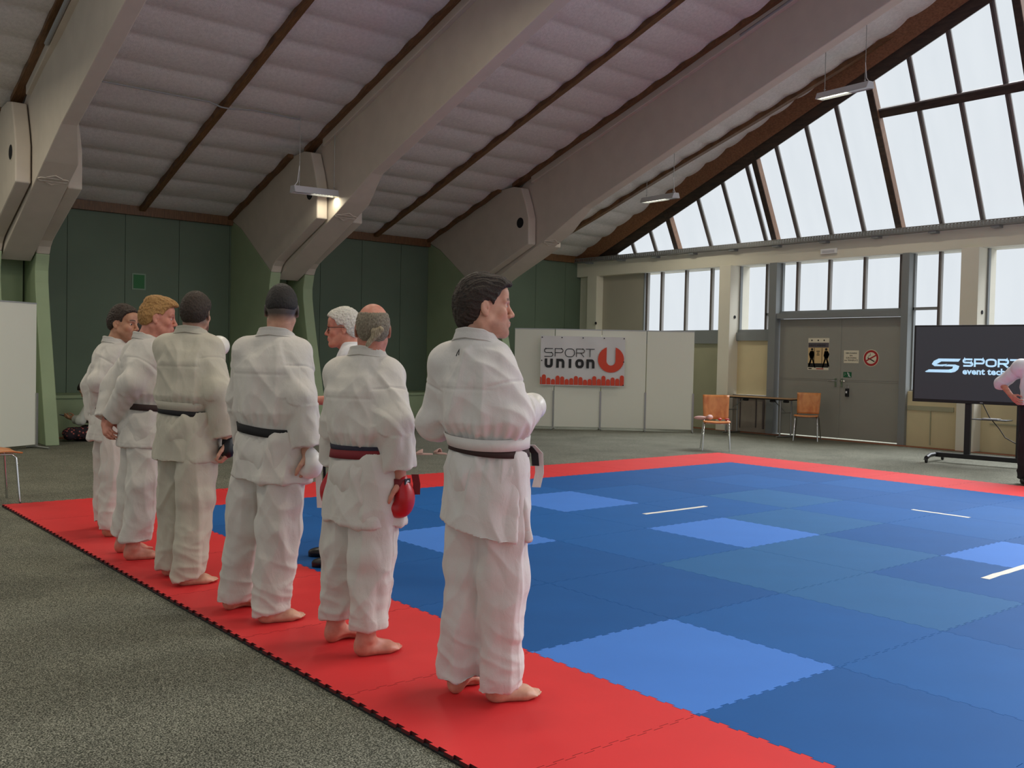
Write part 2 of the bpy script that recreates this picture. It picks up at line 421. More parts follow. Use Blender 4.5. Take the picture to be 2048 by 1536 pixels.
def slope_batten(name, x0, x1, ya, yb, drop, mtl, parent=None):
    mb = MB()
    n = 14
    for k in range(n):
        a = ya+(yb-ya)*k/n; b = ya+(yb-ya)*(k+1)/n
        sa = .008*math.sin(k*1.7+x0*3); sb = .008*math.sin((k+1)*1.7+x0*3)
        mb.prism([(x0, a, roof(a)-drop+sa), (x0, b, roof(b)-drop+sb), (x0, b, roof(b)+.02), (x0, a, roof(a)+.02)], (x1-x0, 0, 0))
    return struct(mb.build(name, mtl, parent))
FRAME_X = (1.10, 5.52, 10.0)
tn = 2
for xm in (-.75, 3.85, 8.62, 12.98):
    slope_batten('trim_%d' % tn, xm-.05, xm+.05, 13.95, RIDGE_Y if xm < 12 else -1.0, .07, M_batten); tn += 1

for x0 in FRAME_X:
    slope_batten('trim_%d' % tn, x0-.10, x0-.005, 13.9, 11.45, .05, M_batten); tn += 1
    slope_batten('trim_%d' % tn, x0+.06, x0+.2, 11.2, RIDGE_Y, .05, M_batten); tn += 1
    slope_batten('trim_%d' % tn, x0+.85, x0+.94, 13.9, 11.0, .05, M_batten); tn += 1
# eave batten along the green wall
m = MB(); m.box((-6, 13.86, 3.76), (14.5, 13.96, 3.92)); struct(m.build('trim_%d' % tn, M_batten)); tn += 1

# green wall with plank joints, low parapet in front of its foot
m = MB()
xs = [2.64+.952*k for k in range(-9, 13)]
for a, b in zip(xs[:-1], xs[1:]): m.box((a+.004, 13.95, .3), (b-.004, 14.05, 4.0))
m.box((-6, 14.03, -.05), (14.66, 14.15, 4.0))
m.box((14.07, 13.95, .3), (14.66, 14.05, 4.0))
struct(m.build('wall_left', M_green_dark))
m = MB(); m.box((-6, 13.0, FLOOR_Z), (14.3, 13.95, .60)); m.box((-6, 12.97, .60), (14.3, 13.95, .65))
struct(m.build('trim_%d' % tn, M_green)); tn += 1

# bright green repainted square on the wall
q = empty('wall_patch', (3.83, 13.945, 2.60), 'small bright green painted square with pale outline high on dark green wall', 'painted patch')
m = MB(); m.box((3.71, 13.940, 2.46), (3.95, 13.950, 2.75)); m.build('outline', M_patch_line, q)
m = MB(); m.box((3.735, 13.934, 2.485), (3.925, 13.940, 2.725)); m.build('square', M_patch_green, q)

# ---------------- concrete portal frames: two cheeks clamping one beam
CH_UP = [(13.95, 3.86), (11.48, 4.70), (11.1, 4.72), (10.85, 4.67), (10.70, 4.32), (10.62, 4.08), (10.61, 3.58), (11.88, 3.07), (12.06, 2.99), (12.17, 2.91), (12.24, 2.80), (13.50, 3.66), (13.75, 3.77)]
CH_LO = [(13.95, 3.84), (13.75, 3.77), (13.50, 3.66), (12.24, 2.80), (12.30, 2.56), (12.29, 2.38), (12.24, 2.15), (12.15, 1.8), (11.62, FLOOR_Z), (13.95, FLOOR_Z)]
def bevel_build(m, name, mtl, par): return m.build(name, mtl, par, bevel=.018, seg=2)
SOF = [(12.45, 2.70), (10.05, 3.80), (9.35, 4.16)]
def beam_mesh(x0):
    mb = MB()
    yt = -1.45; zb = 4.16+(9.35-yt)*.3655
    up = [(9.35, 4.16), (yt, zb), (yt, roof(yt)-.02), (9.35, roof(9.35)-.02)]
    lo = [(12.45, 2.70), (10.05, 3.80), (10.05, roof(10.05)-.02), (10.9, roof(10.9)-.03), (13.4, 3.4), (13.4, 2.9)]
    mid = [(10.05, 3.80), (9.35, 4.16), (9.35, roof(9.35)-.02), (10.05, roof(10.05)-.02)]
    mb.prism([(x0+.23, y, z) for y, z in up], (.20, 0, 0))
    mb.prism([(x0+.21, y, z) for y, z in lo], (.42, 0, 0))
    # transition, widening towards the cheeks
    A = [(x0+.21, y, z) for y, z in mid]; B = [(x0+(.63 if y > 10 else .43), y, z) for y, z in mid]
    A = [(x0+(.21 if p[1] > 10 else .23), p[1], p[2]) for p in A]
    mb.add(A+B, [(0, 1, 2, 3), (7, 6, 5, 4), (0, 4, 5, 1), (1, 5, 6, 2), (2, 6, 7, 3), (3, 7, 4, 0)])
    # top flange
    mb.prism([(x0+.15, 10.75, roof(10.75)-.17), (x0+.15, yt, roof(yt)-.17), (x0+.15, yt, roof(yt)-.03), (x0+.15, 10.75, roof(10.75)-.03)], (.40, 0, 0))
    return mb
fr_where = ('nearest the camera at the left edge', 'in the middle', 'nearest the glazed gable')
for k, x0 in enumerate(FRAME_X):
    root = empty('portal_frame', (x0+.42, 12.0, FLOOR_Z), 'pale concrete roof frame with twin-cheeked green-footed column, %s' % fr_where[k], 'roof frame', kind='structure')
    for xa, xb in ((x0, x0+.19), (x0+.65, x0+.84)):
        mb = MB(); mb.prism([(xa, y, z) for y, z in CH_UP], (xb-xa, 0, 0)); ck = bevel_build(mb, 'column_cheek', M_concrete, root)
        mb = MB(); mb.prism([(xa, y, z) for y, z in CH_LO], (xb-xa, 0, 0)); mb.build('column_foot', M_green, root, bevel=.012)
    # hole in the left cheek
    mb = MB(); mb.lathe((x0-.004, 10.86, 4.0), [(.118, 0), (.118, .012), (.098, .016)], 28, axis=(1, 0, 0)); mb.build('hole_rim', M_concrete, root)
    mb = MB(); mb.lathe((x0-.006, 10.86, 4.0), [(.10, 0), (.10, .012)], 28, axis=(1, 0, 0)); mb.build('hole', M_black_soft, root)
    mb = MB(); mb.box((x0+.22, 12.9, FLOOR_Z), (x0+.62, 13.9, 3.1)); mb.build('column_core', M_green, root)
    bm_ = beam_mesh(x0).build('beam', M_concrete, root, bevel=.012)
    # cast maker's emblem on the soffit
    dr = np.array([0, -2.40, 1.10]); dr /= np.linalg.norm(dr); nn = np.array([0, -1.10, -2.40]); nn /= np.linalg.norm(nn)
    ex = np.array([-1., 0, 0]); c0 = np.array([x0+.42, 10.42, 3.80-(10.42-10.05)*.4583])
    ex = np.array([1., 0, 0]); ey = np.cross(nn, ex)
    mb = MB()
    ribbon(mb, [(-.15, -.035), (.15, -.035)]+arc(.15, 0, .04, .035, -90, 90, 6)[1:]+[(-.15, .035)]+arc(-.15, 0, .04, .035, 90, 270, 6)[1:-1], .010, c0, ex, ey, .012, closed=True)
    ribbon(mb, [(-.10, .05), (0, .11), (.10, .05)], .010, c0, ex, ey, .012)
    ribbon(mb, [(-.10, -.05), (0, -.11), (.10, -.05)], .010, c0, ex, ey, .012)
    text_mesh(mb, 'SWIETELSKY', .046, c0-ey*.016, ex, ey, .012, 'CENTER', bold=.001)
    mb.build('emblem', M_concrete, bm_)

# ---------------- glazed gable
XG, ZG = 14.66, 3.85
def gx(z): return XG-.5*(z-ZG)
def P_g(y, z, inn=0.0): return np.array([gx(z)-inn*.894, y, z-inn*.447*0])
# y at which the roof line (less the rafter) has height z
def rafter_bottom(y): return roof(y)-.36
win = empty('window_1', (XG, 6.0, ZG), 'tall inward leaning triangular gable glazing with frosted panes and bars', 'window', kind='structure')
mains = [10.81, 8.25, 5.60, 3.04, .48]
minors = [13.3, 12.75, 12.15, 11.5, 9.93, 9.2, 8.52, 7.75, 7.02, 6.34, 4.86, 4.15, 3.42, 2.3, 1.6, .95]
bars = sorted(mains+minors+[RIDGE_Y+.3, 13.7], reverse=True)
for a, b in zip(bars[:-1], bars[1:]):
    za, zb = rafter_bottom(a)+.1, rafter_bottom(b)+.1
    za = max(za, ZG+.001)
    if zb < ZG+.02: continue
    V = [(gx(ZG), a, ZG), (gx(ZG), b, ZG), (gx(zb), b, zb), (gx(za), a, za)]
    mb = MB(); mb.prism(V, (.02, 0, .01)); mb.build('pane', M_pane, win)
lean = np.array([-.5, 0, 1.]); lean /= np.linalg.norm(lean); inn = np.array([-1, 0, -.5]); inn /= np.linalg.norm(inn); yax = np.array([0, 1., 0])
def leanbar(y, hw, depth, mtl, name, z1=None):
    z1 = rafter_bottom(y)+.2 if z1 is None else z1
    a = np.array([gx(ZG-.05), y, ZG-.05]); b = np.array([gx(z1), y, z1]); c = (a+b)/2+inn*depth/2
    mb = MB(); mb.obox(c, (yax, inn, lean), (hw, depth/2, np.linalg.norm(b-a)/2)); return mb.build(name, mtl, win)
for y in mains:
    leanbar(y, .055, .15, M_timber, 'timber_mullion')
    a = np.array([gx(ZG), y, ZG])
    mb = MB(); z1 = rafter_bottom(y)+.15; b = np.array([gx(z1), y, z1]); mb.obox((a+b)/2+inn*.07+yax*-.058, (yax, inn, lean), (.004, .065, np.linalg.norm(b-a)/2)); mb.build('mullion_lit_side', M_timber_lit, win)  # paler strip paints the window light onto the mullion's right side
    mb = MB(); mb.box((XG-.17, y-.09, ZG-.08), (XG-.03, y+.09, ZG+.02)); mb.build('mullion_shoe', M_wall_white, win)
for y in minors:
    if rafter_bottom(y) < ZG-.1: continue
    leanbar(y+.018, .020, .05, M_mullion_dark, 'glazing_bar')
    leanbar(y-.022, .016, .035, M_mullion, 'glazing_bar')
a = np.array([gx(5.77), 5.6, 5.77]); mb = MB(); mb.obox((gx(5.77)-.04, 2.2, 5.77), (yax, inn, lean), (3.4, .05, .065)); mb.build('transom', M_timber, win)
mb = MB(); mb.obox((gx(5.83)-.04, 2.2, 5.845), (yax, inn, lean), (3.4, .05, .012)); mb.build('transom_cap', M_mullion, win)
# rafter: light board under the ceiling and dark beam below
pa = np.array([gx(roof(13.9)), 13.9, roof(13.9)]); pb = np.array([gx(roof(RIDGE_Y)), RIDGE_Y, roof(RIDGE_Y)])
d = pb-pa; L = np.linalg.norm(d); d /= L; nrm = np.cross(d, inn); nrm = nrm if nrm[2] < 0 else -nrm; nrm /= np.linalg.norm(nrm)
mid = (pa+pb)/2
mb = MB(); mb.obox(mid+inn*.13+nrm*-.03, (d, inn, nrm), (L/2, .10, .195)); struct(mb.build('trim_%d' % tn, wood_mat('rafter_board', srgb(112, 74, 50), srgb(146, 102, 72), scale=(2, 6, 12)))); tn += 1
mb = MB(); mb.obox(mid+inn*.06+nrm*.24, (d, inn, nrm), (L/2, .08, .13)); struct(mb.build('trim_%d' % tn, M_timber)); tn += 1
mb = MB(); mb.box((XG-.14, RIDGE_Y, ZG-.08), (XG+.05, 13.95, ZG-.005)); struct(mb.build('trim_%d' % tn, M_timber)); tn += 1

# lower gable wall
wl = MB()
wl.box((14.45, RIDGE_Y-3.5, 3.42), (14.95, 13.95, 3.775))               # lintel beam
wl.box((14.40, 13.2, FLOOR_Z), (14.95, 13.52, 3.42)); wl.box((14.58, 13.52, FLOOR_Z), (14.95, 13.95, 3.42))
wl.box((14.30, 9.16, FLOOR_Z), (14.95, 9.45, 3.42)); wl.box((14.30, 4.06, FLOOR_Z), (14.95, 4.36, 3.42)); wl.box((14.30, -1.2, FLOOR_Z), (14.95, -.9, 3.42))
wr = wl.build('wall_right', M_wall_white, bevel=.006); struct(wr)
for y, z in ((13.3, 2.28), (9.30, 2.35), (4.2, 2.33)):
    mb = MB(); mb.lathe((14.42 if y > 13 else 14.45, y-.1-(0.045 if y < 13 else 0), z) if False else (14.395 if y > 13 else 14.47, 13.198 if y > 13 else (9.158 if y > 5 else 4.058), z), [(.035, 0), (.035, .006)], 16, axis=(0, -1, 0)); mb.build('conduit_hole', M_black_soft, wr)
def panel(y0, y1, z0, z1, x, mtl, par=wr, name='infill_panel'):
    mb = MB(); mb.box((x, y0, z0), (x+.06, y1, z1)); return mb.build(name, mtl, par)
M_blank = mat('grey_beige_panel_paint', srgb(172, 166, 150), rough=.7, var=.02, vscale=2)
panel(11.87, 13.2, 2.0, 3.42, 14.62, M_blank); panel(9.45, 13.2, FLOOR_Z, 1.80, 14.60, M_wall_sage)
panel(8.30, 9.16, .74, 1.86, 14.60, M_wall_cream); panel(8.30, 9.16, FLOOR_Z, .74, 14.48, M_concrete_raw)
panel(4.36, 5.36, FLOOR_Z, .95, 14.52, M_wall_cream); panel(-1.0, 4.06, FLOOR_Z, .95, 14.56, M_wall_cream); panel(-5, -1.2, FLOOR_Z, 3.42, 14.56, M_wall_cream)
mb = MB(); mb.box((14.46, 8.36, .06), (14.482, 8.40, .7)); mb.box((14.46, 8.55, .08), (14.481, 8.57, .7)); mb.box((14.46, 8.95, .05), (14.481, 8.965, .72)); mb.box((14.46, 8.4, .66), (14.482, 9.1, .68)); mb.build('formwork_marks', M_mullion_dark, wr)
mb = MB(); mb.box((14.50, 4.50, .62), (14.525, 5.33, .70)); mb.box((14.50, 4.9, .02), (14.522, 4.915, .62)); mb.box((14.54, 2.0, .45), (14.565, 3.9, .47)); mb.box((14.54, 3.1, .02), (14.565, 3.12, .45)); mb.build('panel_joint', M_wall_sage, wr)
mb = MB(); mb.box((14.54, 3.02, .40), (14.562, 3.36, .52)); [mb.lathe((14.54, y, .46), [(.035, 0), (.035, .02)], 12, axis=(-1, 0, 0)) for y in (3.1, 3.28)]; mb.build('wall_socket', M_white, wr)

def low_window(name, y0, y1, z0, z1, bars, trans=(), label='', xw=14.66, sill=None):
    w_ = empty(name, (xw, (y0+y1)/2, z0), label, 'window', kind='structure')
    ys = [y1]+list(bars)+[y0]
    mb = MB()
    for a, b in zip(ys[:-1], ys[1:]):
        p = MB(); p.box((xw, b+.012, z0+.02), (xw+.02, a-.012, z1)); p.build('pane', M_pane, w_)
    for y in bars:
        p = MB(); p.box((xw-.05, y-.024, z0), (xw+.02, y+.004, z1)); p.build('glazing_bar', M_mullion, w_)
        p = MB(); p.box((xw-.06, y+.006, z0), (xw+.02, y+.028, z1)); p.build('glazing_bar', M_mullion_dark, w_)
    for (a, b, z) in trans:
        p = MB(); p.box((xw-.05, a, z-.025), (xw+.02, b, z+.025)); p.build('transom', M_grey_frame, w_)
    p = MB(); p.box((xw-.07, y0, z0-.03), (xw+.03, y1, z0+.03)); p.box((xw-.05, y1-.03, z0), (xw+.02, y1, z1)); p.box((xw-.05, y0, z0), (xw+.02, y0+.03, z1)); p.build('window_frame', M_grey_frame, w_)
    if sill:
        p = MB(); p.box((xw-.12, y0, sill), (xw+.03, y1, z0-.03)); p.build('window_sill', M_grey_frame, w_)
    return w_
low_window('window_2', 9.45, 11.87, 2.06, 3.42, (11.76, 11.32, 10.61, 9.90), (), 'frosted window beside the blank panel near the green wall', sill=1.80)
low_window('window_3', 8.29, 9.16, 2.06, 3.42, (8.48,), ((8.29, 8.48, 2.40),), 'narrow frosted window left of the double door', sill=1.86)
low_window('window_4', 5.48, 8.13, 2.42, 3.42, (7.76, 7.05, 6.31, 5.59), (), 'frosted window strip above the grey double door')
low_window('window_5', 4.36, 5.36, .95, 3.42, (4.87,), ((4.89, 5.36, 2.43),), 'frosted window behind the left end of the display')
low_window('window_6', -.9, 4.06, .95, 3.42, (2.9, 1.7, .5), (), 'wide frosted window behind the display, right of the last pillar')

# double door
dr_ = empty('door_1', (14.55, 6.75, FLOOR_Z), 'grey steel double door with poster, notice and no smoking sign', 'door', kind='structure')
mb = MB(); mb.box((14.44, 8.13, FLOOR_Z), (14.72, 8.30, 3.42)); mb.box((14.44, 5.35, FLOOR_Z), (14.72, 5.48, 3.42)); mb.box((14.46, 5.48, 2.30), (14.72, 8.13, 2.40)); mb.build('door_frame', M_grey_frame, dr_)
for y0, y1, sgn in ((6.765, 8.11, 1), (5.50, 6.745, -1)):
    mb = MB(); mb.box((14.58, y0, 0), (14.63, y1, 1.075)); mb.box((14.58, y0, 1.085), (14.63, y1, 1.105)); mb.box((14.58, y0, 1.115), (14.63, y1, 2.29)); mb.box((14.585, y0, 0), (14.632, y1, 2.29))
    lf = mb.build('door_leaf', M_grey_door, dr_)
    yh = y0+.06 if sgn > 0 else y1-.05
    mb = MB(); mb.box((14.568, yh-.02, .98), (14.582, yh+.02, 1.14)); mb.tube([(14.58, yh, 1.09), (14.52, yh, 1.09), (14.515, yh+sgn*.03, 1.09), (14.515, yh+sgn*.13, 1.088)], .011, 8); mb.build('door_handle', M_chrome, lf)
mb = MB(); mb.box((14.57, 6.735, 0), (14.60, 6.775, 2.29)); mb.build('door_astragal', M_grey_door, dr_)

# cable tray on the lintel
tr = empty('cable_tray', (14.36, 6.0, 3.77), 'long perforated galvanised cable tray running along the gable lintel', 'cable tray')
mb = MB(); mb.box((14.28, -2, 3.755), (14.44, 13.9, 3.762)); mb.box((14.275, -2, 3.835), (14.283, 13.9, 3.855)); mb.box((14.275, -2, 3.755), (14.283, 13.9, 3.775)); mb.box((14.43, -2, 3.755), (14.44, 13.9, 3.855))
for k in range(265): mb.box((14.275, -2+.06*k, 3.77), (14.283, -2+.06*k+.03, 3.84))
mb.build('tray_channel', M_tray, tr)
for k in range(14):
    mb = MB(); y = 13.45-1.07*k; mb.box((14.30, y-.07, 3.715), (14.45, y+.07, 3.757)); mb.build('bracket', M_grey_frame, tr)
# small emergency light on the lintel
el = empty('emergency_light', (14.44, 6.96, 3.51), 'small white emergency light box on the lintel above the door', 'emergency light')
mb = MB(); mb.box((14.40, 6.79, 3.51), (14.45, 7.13, 3.61)); mb.build('housing', M_white, el, bevel=.008)
mb = MB(); mb.box((14.396, 6.83, 3.53), (14.402, 7.09, 3.575)); mb.build('diffuser', M_lampgrey, el)

# conduits
mb = MB(); mb.tube([(x, 10.33, roof(10.33)-.045) for x in (1.6, 2.5, 3.6)]+[(3.78, 10.33, roof(10.33)-.09), (3.92, 10.33, roof(10.33)-.09), (4.3, 10.33, roof(10.33)-.045), (5.05, 10.33, roof(10.33)-.05)], .012, 6)
cd = mb.build('electrical_conduit', M_conduit); mark(cd, 'thin grey conduit across the quilted ceiling towards the left lamp', 'conduit')
mb = MB(); mb.box((10.10, 1.0, 0), (10.2, 1.2, .01)); mb = MB()
mb.tube([(10.17, y, roof(y)-.13) for y in (5.9, 4.5, 3.0, 1.0)], .03, 8); mb.tube([(10.17, 5.9, roof(5.9)-.13), (10.17, 6.0, roof(5.9)-.17)], .015, 6)
cd = mb.build('electrical_conduit', M_conduit); mark(cd, 'thick grey conduit along the top of the frame nearest the gable', 'conduit')
mb = MB(); mb.tube([(1.22, y, roof(y)-.15) for y in (9.6, 8.0, 5.0)], .03, 8)
cd = mb.build('electrical_conduit', M_conduit); mark(cd, 'thick grey conduit along the top of the leftmost frame', 'conduit')
# ------------------------------------------------------------------ foam mats
PITCH_T = 1.0/11
def edge_path(p0, p1, outn, phase, teeth=True):
    """dovetail edge from p0 to p1; outn = outward normal; phase 0/1 decides which half cycles bulge"""
    p0 = np.array(p0, float); p1 = np.array(p1, float); d = p1-p0; L = np.linalg.norm(d); d /= L; n = np.array(outn, float)
    pts = []
    h, fl = .0125, .009
    N = 11
    for k in range(N):
        a = (k+.25)/N*L; b = (k+.75)/N*L
        s = 1 if phase == 0 else -1
        if phase == 0:
            pts += [p0+d*(a+fl*.5)-n*h*0, p0+d*(a-fl*.5)+n*h, p0+d*(b+fl*.5)+n*h, p0+d*(b-fl*.5)]
        else:
            pts += [p0+d*(a-fl*.5+fl)-n*0, p0+d*(a-fl*.5)-0*n+(-n)*(-h) if False else p0+d*(a-fl*.5)+n*h*0-0*n, p0+d*a, p0+d*b]
    return pts
def mat_outline(u, v):
    """1 m foam tile whose south/east edges carry dovetail tabs and whose north/west edges carry the matching slots"""
    g = .0012; h, fl = .0135, .010; N = 11
    x0, x1, y0, y1 = u+g, u+1-g, v+g, v+1-g
    P = []
    def tabs(p, d, n, out):
        # walk along d from p; out=+1 tab outward, -1 slot inward
        for k in range(N):
            a = (k+.25)/N; b = (k+.75)/N
            e = fl*.5
            if out > 0:
                s = [(a+e*.6, 0), (a-e*.6, h), (b+e*.6, h), (b-e*.6, 0)]
            else:
                s = [(a+e*.6, 0), (a-e*.6, -h), (b+e*.6, -h), (b-e*.6, 0)]
            for t, q in s: P.append((p[0]+d[0]*t*(1-2*g)+n[0]*q, p[1]+d[1]*t*(1-2*g)+n[1]*q))
    P.append((x0, y0)); tabs((x0, y0), (1, 0), (0, -1), 1)
    P.append((x1, y0)); tabs((x1, y0), (0, 1), (1, 0), 1)
    P.append((x1, y1)); tabs((x1, y1), (-1, 0), (0, 1), -1)
    P.append((x0, y1)); tabs((x0, y1), (0, -1), (-1, 0), -1)
    return P
ORD = ['first', 'second', 'third', 'fourth', 'fifth', 'sixth', 'seventh', 'eighth', 'ninth', 'tenth']
LIGHT = {(1, -1): 'light blue foam mat touching the near red border, beside the front barefoot man',
         (4, 1): 'light blue foam mat in the middle of the mat area, before the double door',
         (4, 3): 'light blue foam mat close to the far left red border strip',
         (2, 2): 'light blue foam mat half hidden behind the front barefoot man',
         (5, -1): 'light blue foam mat at the right edge beside a white tape line',
         (2, -3): 'light blue foam mat nearest the camera in the right corner'}
def build_mats():
    rnd = random.Random(4)
    for i in range(10):
        for v in range(-4, 6):                      # y from v to v+1; far left border is v = 5
            jf = 5-v                                # rows counted from the far left border
            red = i == 0 or i == 9 or v == 5 or v == -4
            pol = mat_outline(0, 0)
            T = .020
            n = len(pol)
            root = None
            if red:
                side = ('near' if i == 0 else 'far' if i == 9 else 'far left' if v == 5 else 'camera side')
                idx = ORD[jf] if side in ('near', 'far') else ORD[i]
                frm = 'its far left corner' if side == 'near' else 'the far corner' if side == 'far' else 'its near end'
                lab = 'red foam mat in the %s border strip, %s from %s' % (side, idx, frm)
                top = M_red; gp = 'red border mats'
            elif (i, v) in LIGHT:
                lab = LIGHT[(i, v)]; top = M_lightblue; gp = 'light blue mats'
            else:
                lab = 'blue foam mat, %s row in from the near red border, %s from far left border' % (ORD[i-1], ORD[jf-1])
                top = M_blues[2] if (i, v) in ((3, 0), (4, 0), (3, -1), (5, 1), (6, 2), (4, -2)) else M_blues[0] if rnd.random() < .55 else M_blues[1]; gp = 'dark blue mats'
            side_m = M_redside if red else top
            V = [(x, y, -T) for x, y in pol]+[(x, y, 0) for x, y in pol]
            mb = MB()
            mb.add(V, [tuple(range(n, 2*n))], 0); 
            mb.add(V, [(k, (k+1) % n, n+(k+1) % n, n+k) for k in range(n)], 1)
            mb.add(V, [tuple(range(n))[::-1]], 1)
            outer = i == 0 or i == 9 or v == 5 or v == -4
            if outer:
                root = empty('foam_mat', (0, 0, 0), lab, 'mat', gp)
                o = mb.build('top_layer', [top, side_m], root)
                q = MB()                             # black underside showing in the open notches
                a0, a1, b0, b1 = (0 if i == 0 else .02), (1.0135 if i == 9 else .98), (-.0135 if v == -4 else .02), (1 if v == 5 else .98)
                q.box((a0, b0, -T-.0015), (a1, b1, -T*.45))
                # keep the black strip under the notches only
                q = MB()
                if i == 0: q.box((.001, .0, -.0205), (.03, 1, -.0135))
                if i == 9: q.box((.97, 0, -.0205), (1.012, 1, -.0135))
                if v == 5: q.box((0, .97, -.0205), (1, .999, -.0135))
                if v == -4: q.box((0, -.012, -.0205), (1, .03, -.0135))
                q.build('underside', M_black_foam, root)
                root.location = (i, v, 0)
            else:
                o = mb.build('foam_mat', [top, side_m]); mark(o, lab, 'mat', gp); o.location = (i, v, 0)
build_mats()

def tape(p0, p1, w_, lab):
    p0 = np.array(p0); p1 = np.array(p1); d = (p1-p0)/np.linalg.norm(p1-p0); n = np.array([-d[1], d[0]])
    N = 9; V = []; rnd = random.Random(int(p0[0]*10))
    for k in range(N+1):
        c = p0+(p1-p0)*k/N+n*rnd.uniform(-.006, .006)
        for s in (-1, 1): V.append((*(c+n*s*w_/2), .0005))
        for s in (-1, 1): V.append((*(c+n*s*w_/2), .0022))
    F = []
    for k in range(N):
        a = 4*k; F += [(a+2, a+3, a+7, a+6)[::-1], (a, a+2, a+6, a+4)[::-1], (a+1, a+5, a+7, a+3)[::-1]]
    mb = MB(); mb.add(V, F); o = mb.build('tape_line', M_tape); mark(o, lab, 'tape'); return o
tape((4.53, 2.51), (5.41, 2.51), .05, 'white tape line on blue mats left of the middle light blue mat')
tape((7.0, 1.27), (7.0, .71), .05, 'white tape line on blue mats in front of the display')
tape((4.48, -.56), (5.4, -.53), .055, 'white tape line on blue mats at the right edge')

# ------------------------------------------------------------------ partition panels
def partition(p0, p1, name_lab, z1=2.0, posts=(True, True), group=None):
    p0 = np.array(p0, float); p1 = np.array(p1, float); d = p1-p0; L = np.linalg.norm(d); d /= L; n = np.array([d[1], -d[0]])
    if np.dot(n, np.array([CAM_POS.x, CAM_POS.y])-p0) < 0: n = -n
    c = (p0+p1)/2
    root = empty('partition_panel', (c[0], c[1], FLOOR_Z), name_lab, 'partition panel', group)
    mb = MB(); mb.obox((c[0], c[1], (z1+.03)/2), ((d[0], d[1], 0), (n[0], n[1], 0), (0, 0, 1)), (L/2-.008, .012, (z1-.03)/2)); mb.build('board', M_white_board, root, bevel=.003)
    for s, on in ((1, posts[0]), (2, posts[1])):
        if not on: continue
        q = p0+d*.004 if s == 1 else p1-d*.004
        mb = MB(); mb.obox((q[0]+n[0]*.02, q[1]+n[1]*.02, .38), ((d[0], d[1], 0), (n[0], n[1], 0), (0, 0, 1)), (.016, .014, .38)); po = mb.build('post', M_alu, root)
        mb = MB(); a = q-n*.16; b = q+n*.26
        mb.tube([(a[0], a[1], FLOOR_Z+.012), (q[0], q[1], FLOOR_Z+.03), (b[0], b[1], FLOOR_Z+.012)], .014, 8); mb.build('foot', M_alu, po)
    mb = MB(); mb.obox((c[0], c[1], z1), ((d[0], d[1], 0), (n[0], n[1], 0), (0, 0, 1)), (L/2-.006, .016, .01)); mb.build('top_rail', M_alu, root)
    return root
PPTS = [(10.35, 11.95), (10.70, 11.62), (11.16, 11.02), (11.90, 10.47), (12.53, 9.82), (13.17, 9.13)]
PPTS = [(9.95, 11.42), (10.62, 11.70), (11.14, 11.05), (11.90, 10.48), (12.53, 9.83), (13.17, 9.13)]
plabs = ['white partition panel half hidden behind the front man, first before the banner row', 'white partition panel behind the left edge of the banner', 'white partition panel behind the middle of the banner', 'white partition panel behind the right end of the banner', 'white partition panel at the free right end of the row, uncovered']
for k in range(1, 5):
    partition(PPTS[k], PPTS[k+1], plabs[k], posts=(False, True), group='partition panels behind the banner')
partition((1.55, 11.36), (.15, 10.55), 'white partition panel standing alone at the left edge', z1=2.02, posts=(True, False))

